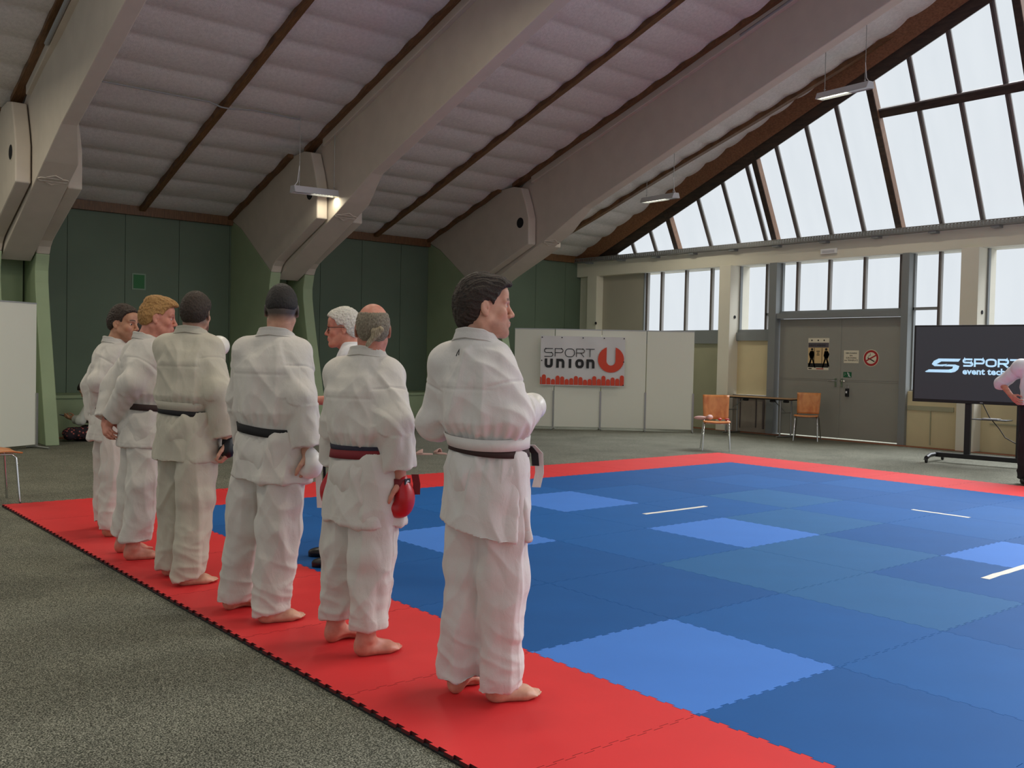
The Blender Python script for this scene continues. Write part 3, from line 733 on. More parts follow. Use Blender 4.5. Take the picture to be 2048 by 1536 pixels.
# ------------------------------------------------------------------ banner
def banner():
    # hangs across three boards: plane through its two upper corners
    A = np.array([10.93, 11.24]); B = np.array([12.19, 10.11])
    d = np.append((B-A)/np.linalg.norm(B-A), 0); W = np.linalg.norm(B-A); n = np.array([d[1], -d[0], 0])
    if np.dot(n[:2], np.array([CAM_POS.x, CAM_POS.y])-A) < 0: n = -n
    zt, zb = 1.86, .865; H = zt-zb
    o = np.array([A[0], A[1], zb])+n*.085
    up = np.array([0, 0, 1.])
    root = empty('banner', ((A[0]+B[0])/2, (A[1]+B[1])/2, zb), 'white vinyl sports banner with black lettering and orange emblem hung on partitions', 'banner')
    nx, nz = 40, 20; V = []; F = []
    def zw(a, b): return .010*math.sin(a*7)*(1-.3*b)+.006*math.sin(a*17+b*4)
    for i in range(nx+1):
        for j in range(nz+1):
            a, b = i/nx, j/nz
            V.append(o+d*W*a+up*H*b*(1-.0)+n*(zw(a, b)))
    for i in range(nx):
        for j in range(nz):
            q = i*(nz+1)+j; F.append((q, q+nz+1, q+nz+2, q+1))
    mb = MB(); mb.add(V, F, 0, True); sheet = mb.build('sheet', M_vinyl, root)
    oo = o+n*.019
    S = W/1.66                                # drawing units: banner 1.66 x 1.0 mapped to W x H
    dx, uy = d*W, up*H
    def P(x, y): return (x, y)
    def rib(mb, pts, wd, closed=False): ribbon(mb, [(p[0]*W, p[1]*H) for p in pts], wd, oo, d, up, .0015, closed)
    # thin SPORT
    mb = MB(); y0, y1 = .585, .745; wd = .014
    def letter(xs, pts, closed=False, wd=wd): rib(mb, [(xs+p[0], p[1]) for p in pts], wd, closed)
    ym = (y0+y1)/2; rx = .018; ry = (y1-y0)/4
    def rnd_rect(x0, x1, ya, yb, r=.022, ryy=.04): return arc(x1-r, yb-ryy, r, ryy, 0, 90, 4)+arc(x0+r, yb-ryy, r, ryy, 90, 180, 4)+arc(x0+r, ya+ryy, r, ryy, 180, 270, 4)+arc(x1-r, ya+ryy, r, ryy, 270, 360, 4)
    x = .045; wl = .10
    rib(mb, [(x+wl, y1), (x+.02, y1)]+arc(x+.02, (y1+ym)/2, .02, ry, 90, 270, 6)+[(x+wl-.02, ym)]+arc(x+wl-.02, (y0+ym)/2, .02, ry, 90, -90, 6)+[(x, y0)], wd)
    x = .172; rib(mb, [(x, y0), (x, y1), (x+wl-.03, y1)]+arc(x+wl-.03, (y1+ym)/2, .024, ry, 90, -90, 6)+[(x, ym)], wd)
    x = .292; rib(mb, rnd_rect(x, x+wl+.01, y0, y1, .04, .075), wd, True)
    x = .425; rib(mb, [(x, y0), (x, y1), (x+wl-.03, y1)]+arc(x+wl-.03, (y1+ym)/2, .024, ry, 90, -90, 6)+[(x, ym)], wd); rib(mb, [(x+.05, ym), (x+wl-.01, y0)], wd)
    x = .535; rib(mb, [(x, y1), (x+wl+.005, y1)], wd); rib(mb, [(x+wl/2, y1), (x+wl/2, y0)], wd)
    mb.build('thin_lettering', M_ink, sheet)
    mb = MB(); wd = .052; y0, y1 = .385, .515
    h2 = wd/2/H; w2 = wd/2/W
    x = .05; rib(mb, [(x+w2, y1+h2), (x+w2, y0+.06)]+arc(x+w2+.02, y0+.055, .02, .055, 180, 270, 4)+[(x+.06, y0)]+arc(x+.062, y0+.055, .02, .055, 270, 360, 4)+[(x+.082, y1+h2)], wd)
    for x in (.188, .545): rib(mb, [(x+w2, y0-h2), (x+w2, y1), (x+.05, y1)]+arc(x+.062, y1-.055, .02, .055, 90, 0, 4)+[(x+.082, y0-h2)], wd)
    x = .333; rib(mb, [(x+.018, y0-h2), (x+.018, y1+h2)], wd)
    x = .415; rib(mb, rnd_rect(x+w2, x+.085, y0, y1, .025, .055), wd, True)
    mb.build('bold_lettering', M_ink, sheet)
    # ring emblem: disc with a U cut into it
    mb = MB(); cx, cy, R = .835, .545, .262*H
    g = R*math.sin(math.radians(20)); top = R*math.cos(math.radians(20)); N = 44; mbr = MB(); V = []; F = []
    path = [(-g, top+(-.10*R-top)*k/12) for k in range(13)]+[(-g*math.cos(math.radians(t)), -.10*R-.36*R*math.sin(math.radians(t))) for t in np.linspace(0, 180, 21)[1:-1]]+[(g, -.10*R+(top+.10*R)*k/12) for k in range(13)]
    for k in range(len(path)):
        a = math.radians(110+320*k/(len(path)-1)); po = (R*math.cos(a), R*math.sin(a))
        for q in (po, path[k]): V.append(oo+d*(cx*W+q[0])+up*(cy*H+q[1])+n*.0015)
    for k in range(len(path)-1): F.append((2*k, 2*k+2, 2*k+3, 2*k+1))
    mbr.add(V, F); mbr.build('ring_emblem', M_vinyl_red, sheet)
    # row of round headed bars along the foot
    hs = [.17, .22, .155, .13, .20, .185, .135, .155, .20, .18, .13, .145, .205, .15, .215, .15, .185, .165, .23]
    mb = MB(); k = 0; bw = W/18.4
    for k, hh in enumerate(hs):
        x0 = max(0, (k-.62)*bw); x1 = min(W, (k+.26)*bw) if k else .26*bw
        if x1-x0 < .01: continue
        r = (x1-x0)/2
        pl = [(x0, .02), (x1, .02), (x1, hh*H-r)]+[(x0+r+r*math.cos(math.radians(t)), hh*H-r+r*math.sin(math.radians(t))) for t in range(20, 180, 20)]+[(x0, hh*H-r)]
        V = [oo+d*p[0]+up*p[1]+n*.0012 for p in pl]
        mb.add(V, [tuple(range(len(V)))])
    mb.build('printed_bars', M_vinyl_red, sheet)
    for a, b in ((.015, .97), (.25, .97), (.5, .97), (.75, .97), (.985, .97), (.985, .5), (.015, .5), (.985, .03)):
        mb = MB(); c = o+d*W*a+up*H*b+n*.018; mb.lathe(c, [(.013, 0), (.013, .003)], 10, axis=n); mb.build('eyelet', M_black, sheet)
banner()

# ------------------------------------------------------------------ chairs, table
def make_chair(lab, loc, rz, items=None):
    """stacking chair: seat shell front is +y in its own frame"""
    root = empty('stacking_chair', (0, 0, 0), lab, 'chair', 'beech stacking chairs')
    def shell(f, nu, nv, th, name):
        V = []; F = []
        for s in (0, 1):
            for i in range(nu+1):
                for j in range(nv+1):
                    p, nrm = f(i/nu, j/nv); V.append(np.array(p)-np.array(nrm)*th*s)
        m_ = (nu+1)*(nv+1)
        for i in range(nu):
            for j in range(nv):
                q = i*(nv+1)+j; F.append((q, q+nv+1, q+nv+2, q+1)); F.append((m_+q, m_+q+1, m_+q+nv+2, m_+q+nv+1))
        for i in range(nu):
            for j in (0, nv):
                q = i*(nv+1)+j; r = q+nv+1; F.append((q, m_+q, m_+r, r) if j == 0 else (q, r, m_+r, m_+q))
        for j in range(nv):
            for i in (0, nu):
                q = i*(nv+1)+j; r = q+1; F.append((q, r, m_+r, m_+q) if i == 0 else (q, m_+q, m_+r, r))
        mb = MB(); mb.add(V, F, 0, True); return mb.build(name, M_chairwood, root)
    def fseat(u, v):
        x = (u-.5)*.43*(1-.06*(1-v)); y = -.20+v*.42; z = .445+.018*math.sin(v*math.pi-.6)-.03*max(0, v-.8)**1*5*.2-.012*(1-(2*u-1)**2)
        return (x, y, z), (0, 0, 1)
    def fback(u, v):
        x = (u-.5)*(.40+.03*v); z = .47+v*.39; y = -.20-.10*v-.02*(1-(2*u-1)**2)+.03*(1-v)**3
        return (x, y, z), (0, 1, .2)
    shell(fseat, 10, 10, .013, 'seat'); shell(fback, 8, 8, .012, 'backrest')
    for sx in (-1, 1):
        mb = MB(); mb.tube([(sx*.215, .20, FLOOR_Z), (sx*.195, .17, .40), (sx*.18, .14, .428), (sx*.17, .02, .43)], .011, 8); mb.build('leg', M_chrome, root)
        mb = MB(); mb.tube([(sx*.235, -.27, FLOOR_Z), (sx*.20, -.17, .40), (sx*.185, -.12, .428), (sx*.17, .02, .43)], .011, 8); mb.build('leg', M_chrome, root)
        mb = MB(); mb.tube([(sx*.185, -.15, .428), (sx*.19, -.22, .46), (sx*.17, -.285, .70)], .010, 8); mb.build('back_tube', M_chrome, root)
    mb = MB(); mb.tube([(-.2, -.16, .395), (.2, -.16, .395)], .008, 6); mb.build('crossbar', M_chrome, root)
    root.location = loc; root.rotation_euler = (0, 0, rz)
    return root
chA = make_chair('beech chair with pale pink gloves on its seat, by the far mat corner', (10.50, 6.43, 0), math.radians(131))
chB = make_chair('empty beech chair beside the folding table, in front of the grey door', (13.70, 6.86, 0), math.radians(118))
chL = make_chair('beech chair cut off by the left edge, red glove on it', (-.04, 6.30, 0), math.radians(-88))
# things lying on the chairs
def blob(name, parts, mtl, lab=None, cat=None, parent=None, vox=.012, sm=8):
    bm = bmesh.new()
    for c, r, rot in parts:
        M = Matrix.Translation(c) @ Matrix.Rotation(rot, 4, 'Z') @ Matrix.Diagonal((*r, 1))
        bmesh.ops.create_icosphere(bm, subdivisions=3, radius=1, matrix=M)
    me = bpy.data.meshes.new(name); bm.to_mesh(me); bm.free()
    ob = bpy.data.objects.new(name, me); COL.objects.link(ob)
    md = ob.modifiers.new('r', 'REMESH'); md.mode = 'VOXEL'; md.voxel_size = vox
    m2 = ob.modifiers.new('s', 'SMOOTH'); m2.iterations = sm
    me2 = bpy.data.meshes.new_from_object(ob.evaluated_get(bpy.context.evaluated_depsgraph_get()))
    bpy.data.objects.remove(ob)
    me2.polygons.foreach_set('use_smooth', [True]*len(me2.polygons)); me2.materials.clear()
    o = link_mesh(me2, name, mtl, parent)
    if lab: mark(o, lab, cat)
    return o
SZ = .462
blob('karate_glove', [((10.34, 6.62, SZ+.03), (.12, .05, .035), -.9), ((10.42, 6.50, SZ+.045), (.09, .05, .045), .4)], M_pink, 'pale pink karate glove lying on the chair by the mat corner', 'glove')
blob('karate_glove', [((10.50, 6.36, SZ+.02), (.06, .035, .025), .5), ((10.58, 6.28, SZ+.02), (.05, .03, .02), -.5)], mat('dull_red_glove', srgb(170, 52, 50), rough=.5), 'red glove straps lying beside the pink glove on the chair', 'glove')
blob('karate_glove', [((-.06, 6.16, SZ+.035), (.085, .055, .04), .5), ((-.11, 6.22, SZ+.03), (.06, .05, .035), .2)], mat('red_glove_leather', srgb(186, 24, 30), rough=.35), 'red glove lying on the chair at the left edge', 'glove')

def table():
    root = empty('folding_table', (13.96, 8.2, FLOOR_Z), 'long narrow folding table with brown top against the grey door frame', 'table')
    y0, y1, x0, x1 = 7.22, 9.22, 13.66, 14.26
    mb = MB(); mb.box((x0, y0, .705), (x1, y1, .728)); mb.build('tabletop', M_tabletop, root, bevel=.004)
    mb = MB(); mb.box((x0-.004, y0-.004, .70), (x1+.004, y1+.004, .722)); mb.build('edge_band', M_black, root)
    for y in (7.50, 8.78):
        mb = MB()
        for x in (x0+.12, x1-.12): mb.tube([(x, y, FLOOR_Z+.03), (x, y, .70)], .016, 8)
        mb.tube([(x0+.02, y, FLOOR_Z+.02), (x1-.02, y, FLOOR_Z+.02)], .016, 8); mb.build('leg_frame', M_alu, root)
        mb = MB(); s = 1 if y < 8 else -1; mb.tube([((x0+x1)/2, y, .45), ((x0+x1)/2, y+s*.3, .70)], .009, 6); mb.tube([(x0+.12, y, .45), (x1-.12, y, .45)], .009, 6); mb.build('brace', M_alu, root)
    for y in (7.32, 7.62, 8.25, 9.0):
        mb = MB(); mb.box((x0+.01, y-.06, .655), (x0+.07, y+.06, .70)); mb.build('clip', M_black, root, bevel=.02)
table()

# ------------------------------------------------------------------ display trolley
def display():
    root = empty('display_trolley', (12.32, 3.2, FLOOR_Z), 'large dark wheeled display on black stand showing a pale blue logo', 'display')
    A = np.array([12.10, 3.985]); B = np.array([12.36, 2.02]); d = (B-A)/np.linalg.norm(B-A); W = np.linalg.norm(B-A); n = np.array([-abs(d[1]), -d[0]*1.0]); n = np.array([d[1], -d[0]])
    if np.dot(n, np.array([CAM_POS.x, CAM_POS.y])-A) < 0: n = -n
    D3, N3, U3 = np.array([d[0], d[1], 0]), np.array([n[0], n[1], 0]), np.array([0, 0, 1.])
    zb, zt = .865, 2.02; c = np.array([*(A+B)/2, (zb+zt)/2])
    mb = MB(); mb.obox(c-N3*.03, (D3, N3, U3), (W/2, .035, (zt-zb)/2)); hs = mb.build('bezel', M_black, root, bevel=.006)
    mb = MB(); mb.obox(c+N3*.006+U3*.012, (D3, N3, U3), (W/2-.03, .003, (zt-zb)/2-.035)); sc = mb.build('screen', M_screen, root)
    o = np.array([A[0], A[1], zb])+N3*.0095
    def rib(mb, pts, wd, closed=False): ribbon(mb, pts, wd, o, D3, U3, .0008, closed)
    # swoosh S
    mb = MB()
    def poly(pts):
        mb.add([o+D3*p[0]+U3*p[1]+N3*.001 for p in pts], [tuple(range(len(pts)))])
    S = lambda px, py: ((px-130)/1000*1.985+.175, (450-py)/1000*1.80+.455)
    poly([S(*p) for p in ((230, 338), (388, 338), (372, 362), (250, 362))])
    poly([S(*p) for p in ((230, 338), (250, 362), (215, 385), (240, 388), (296, 383), (285, 392), (262, 402), (200, 402), (180, 385), (195, 358))][::-1])
    poly([S(*p) for p in ((270, 402), (300, 386), (350, 386), (380, 398), (372, 425), (350, 446), (322, 453), (300, 430), (330, 420), (335, 402))][::-1])
    poly([S(*p) for p in ((132, 448), (160, 430), (318, 428), (322, 453), (140, 453))][::-1])
    mb.build('logo_mark', M_logo_light, sc)
    mb = MB(); hh = .095; y0 = .555; wd = .026; x = .725; wl = .125; g = .034; y1 = y0+hh; ym = y0+hh/2; q = hh/4
    def S_(x): rib(mb, [(x+wl, y1), (x+q, y1)]+arc(x+q, ym+q, q, q, 90, 270, 6)+[(x+wl-q, ym)]+arc(x+wl-q, y0+q, q, q, 90, -90, 6)+[(x, y0)], wd)
    def Pl(x): rib(mb, [(x, y0-wd/2), (x, y1), (x+wl-q, y1)]+arc(x+wl-q, ym+q*.8, q, q*1.2, 90, -90, 6)+[(x, ym-q*.4)], wd)
    def O_(x): rib(mb, arc(x+wl-2*q, y1-q*1.2, 2*q, q*1.2, 0, 90, 4)+arc(x+2*q, y1-q*1.2, 2*q, q*1.2, 90, 180, 4)+arc(x+2*q, y0+q*1.2, 2*q, q*1.2, 180, 270, 4)+arc(x+wl-2*q, y0+q*1.2, 2*q, q*1.2, 270, 360, 4), wd, True)
    def D_(x): rib(mb, [(x, y0), (x, y1), (x+wl-2*q, y1)]+arc(x+wl-2*q, ym, 2*q, hh/2, 90, -90, 8), wd, True)
    S_(x); x += wl+g; Pl(x); x += wl+g; O_(x); x += wl+g+.005
    Pl(x); rib(mb, [(x+wl*.5, ym-q*.4), (x+wl, y0-wd/2)], wd); x += wl+g
    rib(mb, [(x-.01, y1), (x+wl, y1)], wd); rib(mb, [(x+wl/2, y1), (x+wl/2, y0-wd/2)], wd); x += wl+g-.01
    D_(x); x += wl+g-.01
    for rep in range(2):
        rib(mb, [(x-.01, y0-wd/2), (x+wl/2-.01, y1), (x+wl/2+.01, y1), (x+wl+.01, y0-wd/2)], wd); rib(mb, [(x+.02, y0+.022), (x+wl-.02, y0+.022)], wd*.8); x += wl+g-.02
        if rep == 0: rib(mb, [(x-.01, y1), (x+wl, y1)], wd); rib(mb, [(x+wl/2, y1), (x+wl/2, y0-wd/2)], wd); x += wl+g-.02
    mb.build('bold_lettering', M_logo_light, sc)
    mb = MB(); text_mesh(mb, 'event technology', .128, o+D3*.715+U3*.432+N3*.0002, D3, U3, .0008, 'LEFT', bold=.004, sx=1.08); mb.build('thin_lettering', M_logo_light, sc)
    mb = MB(); mb.obox(np.array([*(A+B)/2, zb+.022])+N3*.008, (D3, N3, U3), (.02, .001, .006)); mb.build('maker_mark', M_alu, hs)
    for t in (.40, .755):
        q = A+d*W*t-n*.07
        mb = MB(); mb.obox((q[0], q[1], .56), (D3, N3, U3), (.042, .03, .46)); mb.build('column', M_black, root, bevel=.004)
    qa, qb = A+d*W*.42+n*.0, A+d*W*.72
    cc = (qa+qb)/2
    mb = MB(); mb.obox((cc[0]-n[0]*.02, cc[1]-n[1]*.02, .645), (D3, N3, U3), (.24, .14, .006)); mb.build('shelf', M_black, root)
    mb = MB(); mb.obox((cc[0], cc[1], .655), (D3, N3, U3), (.11, .08, .012)); mb.build('control_box', M_alu, root)
    # base: two legs front to back, joined by a long bar
    f0, f1 = A+d*W*.18, A+d*W*1.0
    mb = MB()
    ctr = (f0+f1)/2
    mb.obox((ctr[0]-n[0]*.03, ctr[1]-n[1]*.03, .085), (D3, N3, U3), (np.linalg.norm(f1-f0)/2, .03, .035)); base = mb.build('base_bar', M_black, root, bevel=.008)
    for e in (f0, f1):
        mb = MB(); a = e+n*.34; b = e-n*.34
        mb.tube([(a[0], a[1], .055), (e[0]+n[0]*.2, e[1]+n[1]*.2, .085), (e[0]-n[0]*.2, e[1]-n[1]*.2, .085), (b[0], b[1], .055)], .03, 10); mb.build('base_leg', M_black, root)
        for q in (a, b):
            mb = MB(); cz = FLOOR_Z+.038
            mb.lathe((q[0]-d[0]*.014, q[1]-d[1]*.014, cz), [(.012, 0), (.038, .002), (.038, .026), (.012, .028)], 14, axis=D3)
            mb.obox((q[0], q[1], cz+.035), (D3, N3, U3), (.022, .03, .014)); mb.obox((q[0]+n[0]*.05, q[1]+n[1]*.05, cz+.02), (D3, N3, U3), (.012, .03, .006)); mb.build('caster', M_black, root)
    pts = [A+d*W*.50-n*.06, A+d*W*.55-n*.05, A+d*W*.62-n*.05, A+d*W*.66-n*.05, A+d*W*.755-n*.05]
    mb = MB(); mb.tube([(p[0], p[1], z) for p, z in zip(pts, (.87, .68, .52, .40, .30))], .007, 6); mb.build('power_cable', M_black, root)
display()

# ------------------------------------------------------------------ signs on the door (x = 14.58 facing -x: image right = -y)
RX, UZ = np.array([0, -1., 0]), np.array([0, 0, 1.])
def rect(mb, y_left, y_right, z0, z1, x, mi=0, th=.0012): mb.box((x-th, y_right, z0), (x, y_left, z1), mi)
def poster():
    X = 14.575
    root = empty('poster', (X, 7.22, 1.29), 'portrait karate weekend poster taped on the left door leaf', 'poster')
    mb = MB(); rect(mb, 7.45, 6.99, 1.29, 1.91, X+.003, th=.003); mb.build('sheet', M_paper, root)
    mb = MB(); rect(mb, 7.445, 6.995, 1.725, 1.82, X-.0005); mb.build('title_band', M_grey_print, root)
    mb = MB(); text_mesh(mb, 'KARATE WEEKEND', .052, (X-.002, 7.43, 1.752), RX, UZ, .0006, bold=.0012, sx=.82); mb.build('title', M_ink, root)
    mb = MB(); rect(mb, 7.445, 6.995, 1.42, 1.725, X-.0005); mb.build('photo_wall', M_tan_print, root)
    mb = MB(); rect(mb, 7.445, 6.995, 1.34, 1.42, X-.0005)
    for y in (7.31, 7.14): rect(mb, y+.006, y-.006, 1.42, 1.72, X-.001)
    mb.build('photo_floor', M_ink, root)
    def fig(yc, mir):
        mb = MB(); f = lambda a, b: (X-.0018, yc-a*mir, b)
        for pl in ([(-.035, 1.66), (.035, 1.66), (.055, 1.56), (.04, 1.55), (.035, 1.50), (-.035, 1.50), (-.06, 1.57), (-.07, 1.60)], [(-.035, 1.50), (.0, 1.50), (-.03, 1.40), (-.05, 1.36), (-.075, 1.36), (-.06, 1.43)], [(0, 1.50), (.035, 1.50), (.065, 1.40), (.085, 1.33), (.06, 1.33), (.03, 1.42)]):
            V = [f(*p) for p in pl]; mb.add(V, [tuple(range(len(V)))]); mb.add(V, [tuple(range(len(V)))[::-1]])
        mb.build('printed_figure', M_white, root)
        mb = MB(); mb.lathe((X-.0015, yc, 1.69), [(.026, 0), (.026, .001)], 14, axis=(-1, 0, 0)); mb.box((X-.0025, yc-.035, 1.505), (X-.0015, yc+.035, 1.518)); mb.build('printed_head', M_ink, root)
    fig(7.36, 1); fig(7.05, -1)
    mb = MB()
    for z, w_ in ((1.645, .075), (1.61, .05), (1.575, .065)): rect(mb, 7.225+w_/2, 7.225-w_/2, z, z+.016, X-.001)
    for y in (7.37, 7.23, 7.1): mb.lathe((X-.001, y, 1.865), [(.016, 0), (.016, .001)], 10, axis=(-1, 0, 0))
    rect(mb, 7.43, 7.36, 1.305, 1.325, X-.0005)
    mb.build('small_print', M_ink, root)
    mb = MB(); rect(mb, 7.26, 7.10, 1.305, 1.322, X-.0005); mb.build('red_print', M_sign_red, root)
poster()
def notice():
    X = 14.575
    root = empty('notice', (X, 6.51, 1.45), 'small cream paper notice with four lines of lettering on right door leaf', 'notice')
    mb = MB(); rect(mb, 6.67, 6.36, 1.435, 1.675, X+.003, th=.003); mb.build('sheet', M_paper, root)
    mb = MB()
    for s, z in (('KEIN ZUGANG', 1.61), ('bzw.', 1.567), ('DURCHGANG', 1.52), ('zum TENNISPLATZ', 1.475)): text_mesh(mb, s, .04, (X-.0005, 6.515, z), RX, UZ, .0006, 'CENTER', bold=.0007, sx=.86)
    mb.build('lettering', M_ink, root)
notice()
def nosmoke():
    X = 14.575; c = (6.11, 1.535)
    root = empty('no_smoking_sign', (X, c[0], c[1]), 'round red and white no smoking sign on right door leaf', 'sign')
    mb = MB(); mb.lathe((X+.004, c[0], c[1]), [(.158, 0), (.158, .004)], 40, axis=(-1, 0, 0)); mb.build('disc', M_paper, root)
    mb = MB(); pts = [(c_ * .128, s_ * .128) for c_, s_ in ((math.cos(t*math.pi/20), math.sin(t*math.pi/20)) for t in range(40))]
    ribbon(mb, pts, .04, (X-.0003, c[0], c[1]), RX, UZ, .0006, closed=True); ribbon(mb, [(-.11, -.06), (.11, .06)], .026, (X-.0006, c[0], c[1]), RX, UZ, .0008); mb.build('prohibition_ring', M_sign_red, root)
    mb = MB(); ribbon(mb, [(-.07, .005), (.07, -.065)], .02, (X-.0002, c[0], c[1]), RX, UZ, .0004); ribbon(mb, [(-.06, .02), (-.045, .045), (-.015, .05), (-.02, .09)], .008, (X-.0002, c[0], c[1]), RX, UZ, .0004); mb.build('cigarette', M_ink, root)
nosmoke()
def exit_sign():
    X = 14.575
    root = empty('exit_sign', (X, 6.585, 1.21), 'small green escape route sign with white running figure above the door handle', 'sign')
    mb = MB(); rect(mb, 6.67, 6.50, 1.165, 1.265, X+.003, th=.003); mb.build('plate', M_sign_green, root)
    mb = MB(); o = (X-.0004, 6.585, 1.215)
    ribbon(mb, [(.01, .03), (.03, 0), (.05, -.035), (.065, -.04)], .014, o, RX, UZ, .0004); ribbon(mb, [(.03, 0), (.02, -.035)], .012, o, RX, UZ, .0004); ribbon(mb, [(-.005, .012), (.012, .026), (.045, .012)], .009, o, RX, UZ, .0004)
    mb.lathe((X-.0002, 6.578, 1.255), [(.009, 0), (.009, .0006)], 10, axis=(-1, 0, 0)); mb.build('running_figure', M_white, root)
    mb = MB(); ribbon(mb, [(-.07, -.02), (-.04, .01), (-.06, .03)], .012, o, RX, UZ, .0004); mb.build('arrow', M_patch_line, root)
exit_sign()
root = empty('key_padlock', (14.55, 6.57, .90), 'black combination padlock hanging at the right door handle', 'padlock')
mb = MB(); mb.box((14.53, 6.535, .80), (14.578, 6.60, .955)); mb.build('body', M_black, root, bevel=.008)
mb = MB(); mb.box((14.527, 6.553, .865), (14.531, 6.585, .905)); mb.build('dial_label', M_white, root)
mb = MB(); mb.tube([(14.55, 6.545, .95), (14.55, 6.545, 1.0)]+[(14.55, 6.5675-.0225*math.cos(t), 1.0+.02*math.sin(t)) for t in (0.5, 1.57, 2.6)][::1]+[(14.55, 6.59, 1.0), (14.55, 6.59, .95)], .005, 6); mb.build('shackle', M_chrome, root)

# ------------------------------------------------------------------ slippers
def slipper(loc, rz, lab):
    root = empty('slipper', (0, 0, 0), lab, 'slipper', 'pale pink slippers')
    V = []; F = []; n = 20; prof = []
    for k in range(n):
        a = 2*math.pi*k/n; x = .13*math.cos(a); y = (.045+.008*math.cos(a))*math.sin(a); prof.append((x, y))
    for z in (FLOOR_Z, FLOOR_Z+.022): V += [(x, y, z) for x, y in prof]
    F = [tuple(range(n))[::-1], tuple(range(n, 2*n))]+[(k, (k+1) % n, n+(k+1) % n, n+k) for k in range(n)]
    mb = MB(); mb.add(V, F); mb.build('sole', M_pink, root, bevel=.004)
    V = []; F = []
    for i in range(7):
        x = .015+.095*i/6; hz = .065-.045*(i/6)**1.5; hw = .052-.012*(i/6)**2
        for k in range(9):
            a = math.pi*k/8; V.append((x, hw*math.cos(a), FLOOR_Z+.018+hz*math.sin(a)))
    for i in range(6):
        for k in range(8): q = i*9+k; F.append((q, q+1, q+10, q+9))
    mb = MB(); mb.add(V, F, 0, True); o = mb.build('upper', M_pink, root); md = o.modifiers.new('s', 'SOLIDIFY'); md.thickness = .006
    root.location = loc; root.rotation_euler = (0, 0, rz)
slipper((5.9, 8.02, 0), math.radians(142), 'pale pink slipper on the carpet, left one of the pair beyond the mats')
slipper((6.17, 7.99, 0), math.radians(100), 'pale pink slipper on the carpet, partly hidden behind the front man')

# ------------------------------------------------------------------ hanging lamps
def lamp(a, b, za, zb, ta, tb, lab, lit_a=.42, power=4):
    """a,b = plan positions of the two chains; za,zb = housing top; ta,tb = chain tops"""
    a = np.array(a, float); b = np.array(b, float); d = (b-a); L0 = np.linalg.norm(d); d /= L0
    A = np.array([*(a-d*.10), za-.02]); B = np.array([*(b+d*.10), zb-.02])
    D = B-A; L = np.linalg.norm(D); D /= L; N = np.array([-d[1], d[0], 0]); U = np.cross(D, N); U = U if U[2] > 0 else -U
    root = empty('pendant_lamp', tuple((A+B)/2), lab, 'lamp', 'hanging hall lamps')
    def sec(t, w_, h): return [A+D*L*t+N*w_+U*h, A+D*L*t-N*w_+U*h]
    mb = MB()
    pr = [(-.085, -.10), (-.052, 0), (.052, 0), (.085, -.10)]
    V = [A+D*L*t+N*x+U*z for t in (0, 1) for x, z in pr]
    mb.add(V, [(0, 4, 5, 1)[::-1], (1, 5, 6, 2)[::-1], (2, 6, 7, 3)[::-1]])
    mb.add([A+D*L*t+N*x*.93+U*(z-.004) for t in (0, 1) for x, z in pr], [(0, 4, 5, 1), (1, 5, 6, 2), (2, 6, 7, 3)])
    hs = mb.build('housing', M_lampgrey, root)
    for t, s in ((0, -1), (1, 1)):
        mb = MB(); P_ = [A+D*L*t+N*x+U*z for x, z in pr]; mb.prism(P_, D*s*.02); mb.build('end_cap', M_lampgrey, root)
    # unlit gear section and lit section
    x0, x1 = (0, lit_a)
    mb = MB(); c = A+D*L*lit_a/2-U*.085; mb.obox(c, (D, N, U), (L*lit_a/2, .070, .006)); mb.build('gear_cover', M_lampgrey, root)
    mb = MB(); c = A+D*L*(1+lit_a)/2-U*.078; mb.obox(c, (D, N, U), (L*(1-lit_a)/2-.01, .055, .004)); mb.build('led_strip', M_led, root)
    mb = MB()
    for k in range(9): c = A+D*L*(lit_a+(1-lit_a)*(k+.5)/9)-U*.08; mb.obox(c, (D, N, U), (.002, .062, .006))
    mb.build('louvre', M_louvre, root)
    for p, z, t in ((a, za, ta), (b, zb, tb)):
        mb = MB(); mb.tube([(p[0], p[1], z-.02), (p[0]+.004, p[1], (z+t)/2), (p[0], p[1], t+.03)], .006, 6); mb.lathe((p[0], p[1], z+.01), [(.004, 0), (.018, .006), (.018, .014), (.004, .02)], 8); mb.build('chain', M_alu, root)
    mb = MB(); p = a; mb.tube([(p[0], p[1], za+.30), (p[0]-d[0]*.03, p[1]-d[1]*.03, za+.05), (p[0]-d[0]*.09, p[1]-d[1]*.09, za-.03)], .006, 6); mb.build('flex', M_white, root)
    # the light it gives
    ld = bpy.data.lights.new('lamp_light', 'AREA'); ld.shape = 'RECTANGLE'; ld.size = L*(1-lit_a); ld.size_y = .1; ld.energy = power; ld.color = (1, .93, .74)
    lo = bpy.data.objects.new('lamp_light', ld); COL.objects.link(lo); lo.parent = root
    c = A+D*L*(1+lit_a)/2-U*.12
    M = Matrix(((D[0], N[0], U[0], c[0]), (D[1], N[1], U[1], c[1]), (D[2], N[2], U[2], c[2]), (0, 0, 0, 1)))
    if M.to_3x3().determinant() < 0: M = Matrix(((D[0], -N[0], U[0], c[0]), (D[1], -N[1], U[1], c[1]), (D[2], -N[2], U[2], c[2]), (0, 0, 0, 1)))
    M.translation -= OFF[root.name]
    lo.matrix_parent_inverse.identity(); lo.matrix_local = M
lamp((5.05, 10.32), (5.68, 10.36), 4.01, 4.035, roof(10.32)-.03, 5.02, 'hanging white strip lamp, leftmost, before the middle frame', power=4)
lamp((12.46, 9.17), (12.83, 10.21), 4.69, 4.78, roof(9.17), roof(10.21), 'hanging white strip lamp low in the gable bay, middle of three', lit_a=.30, power=24)
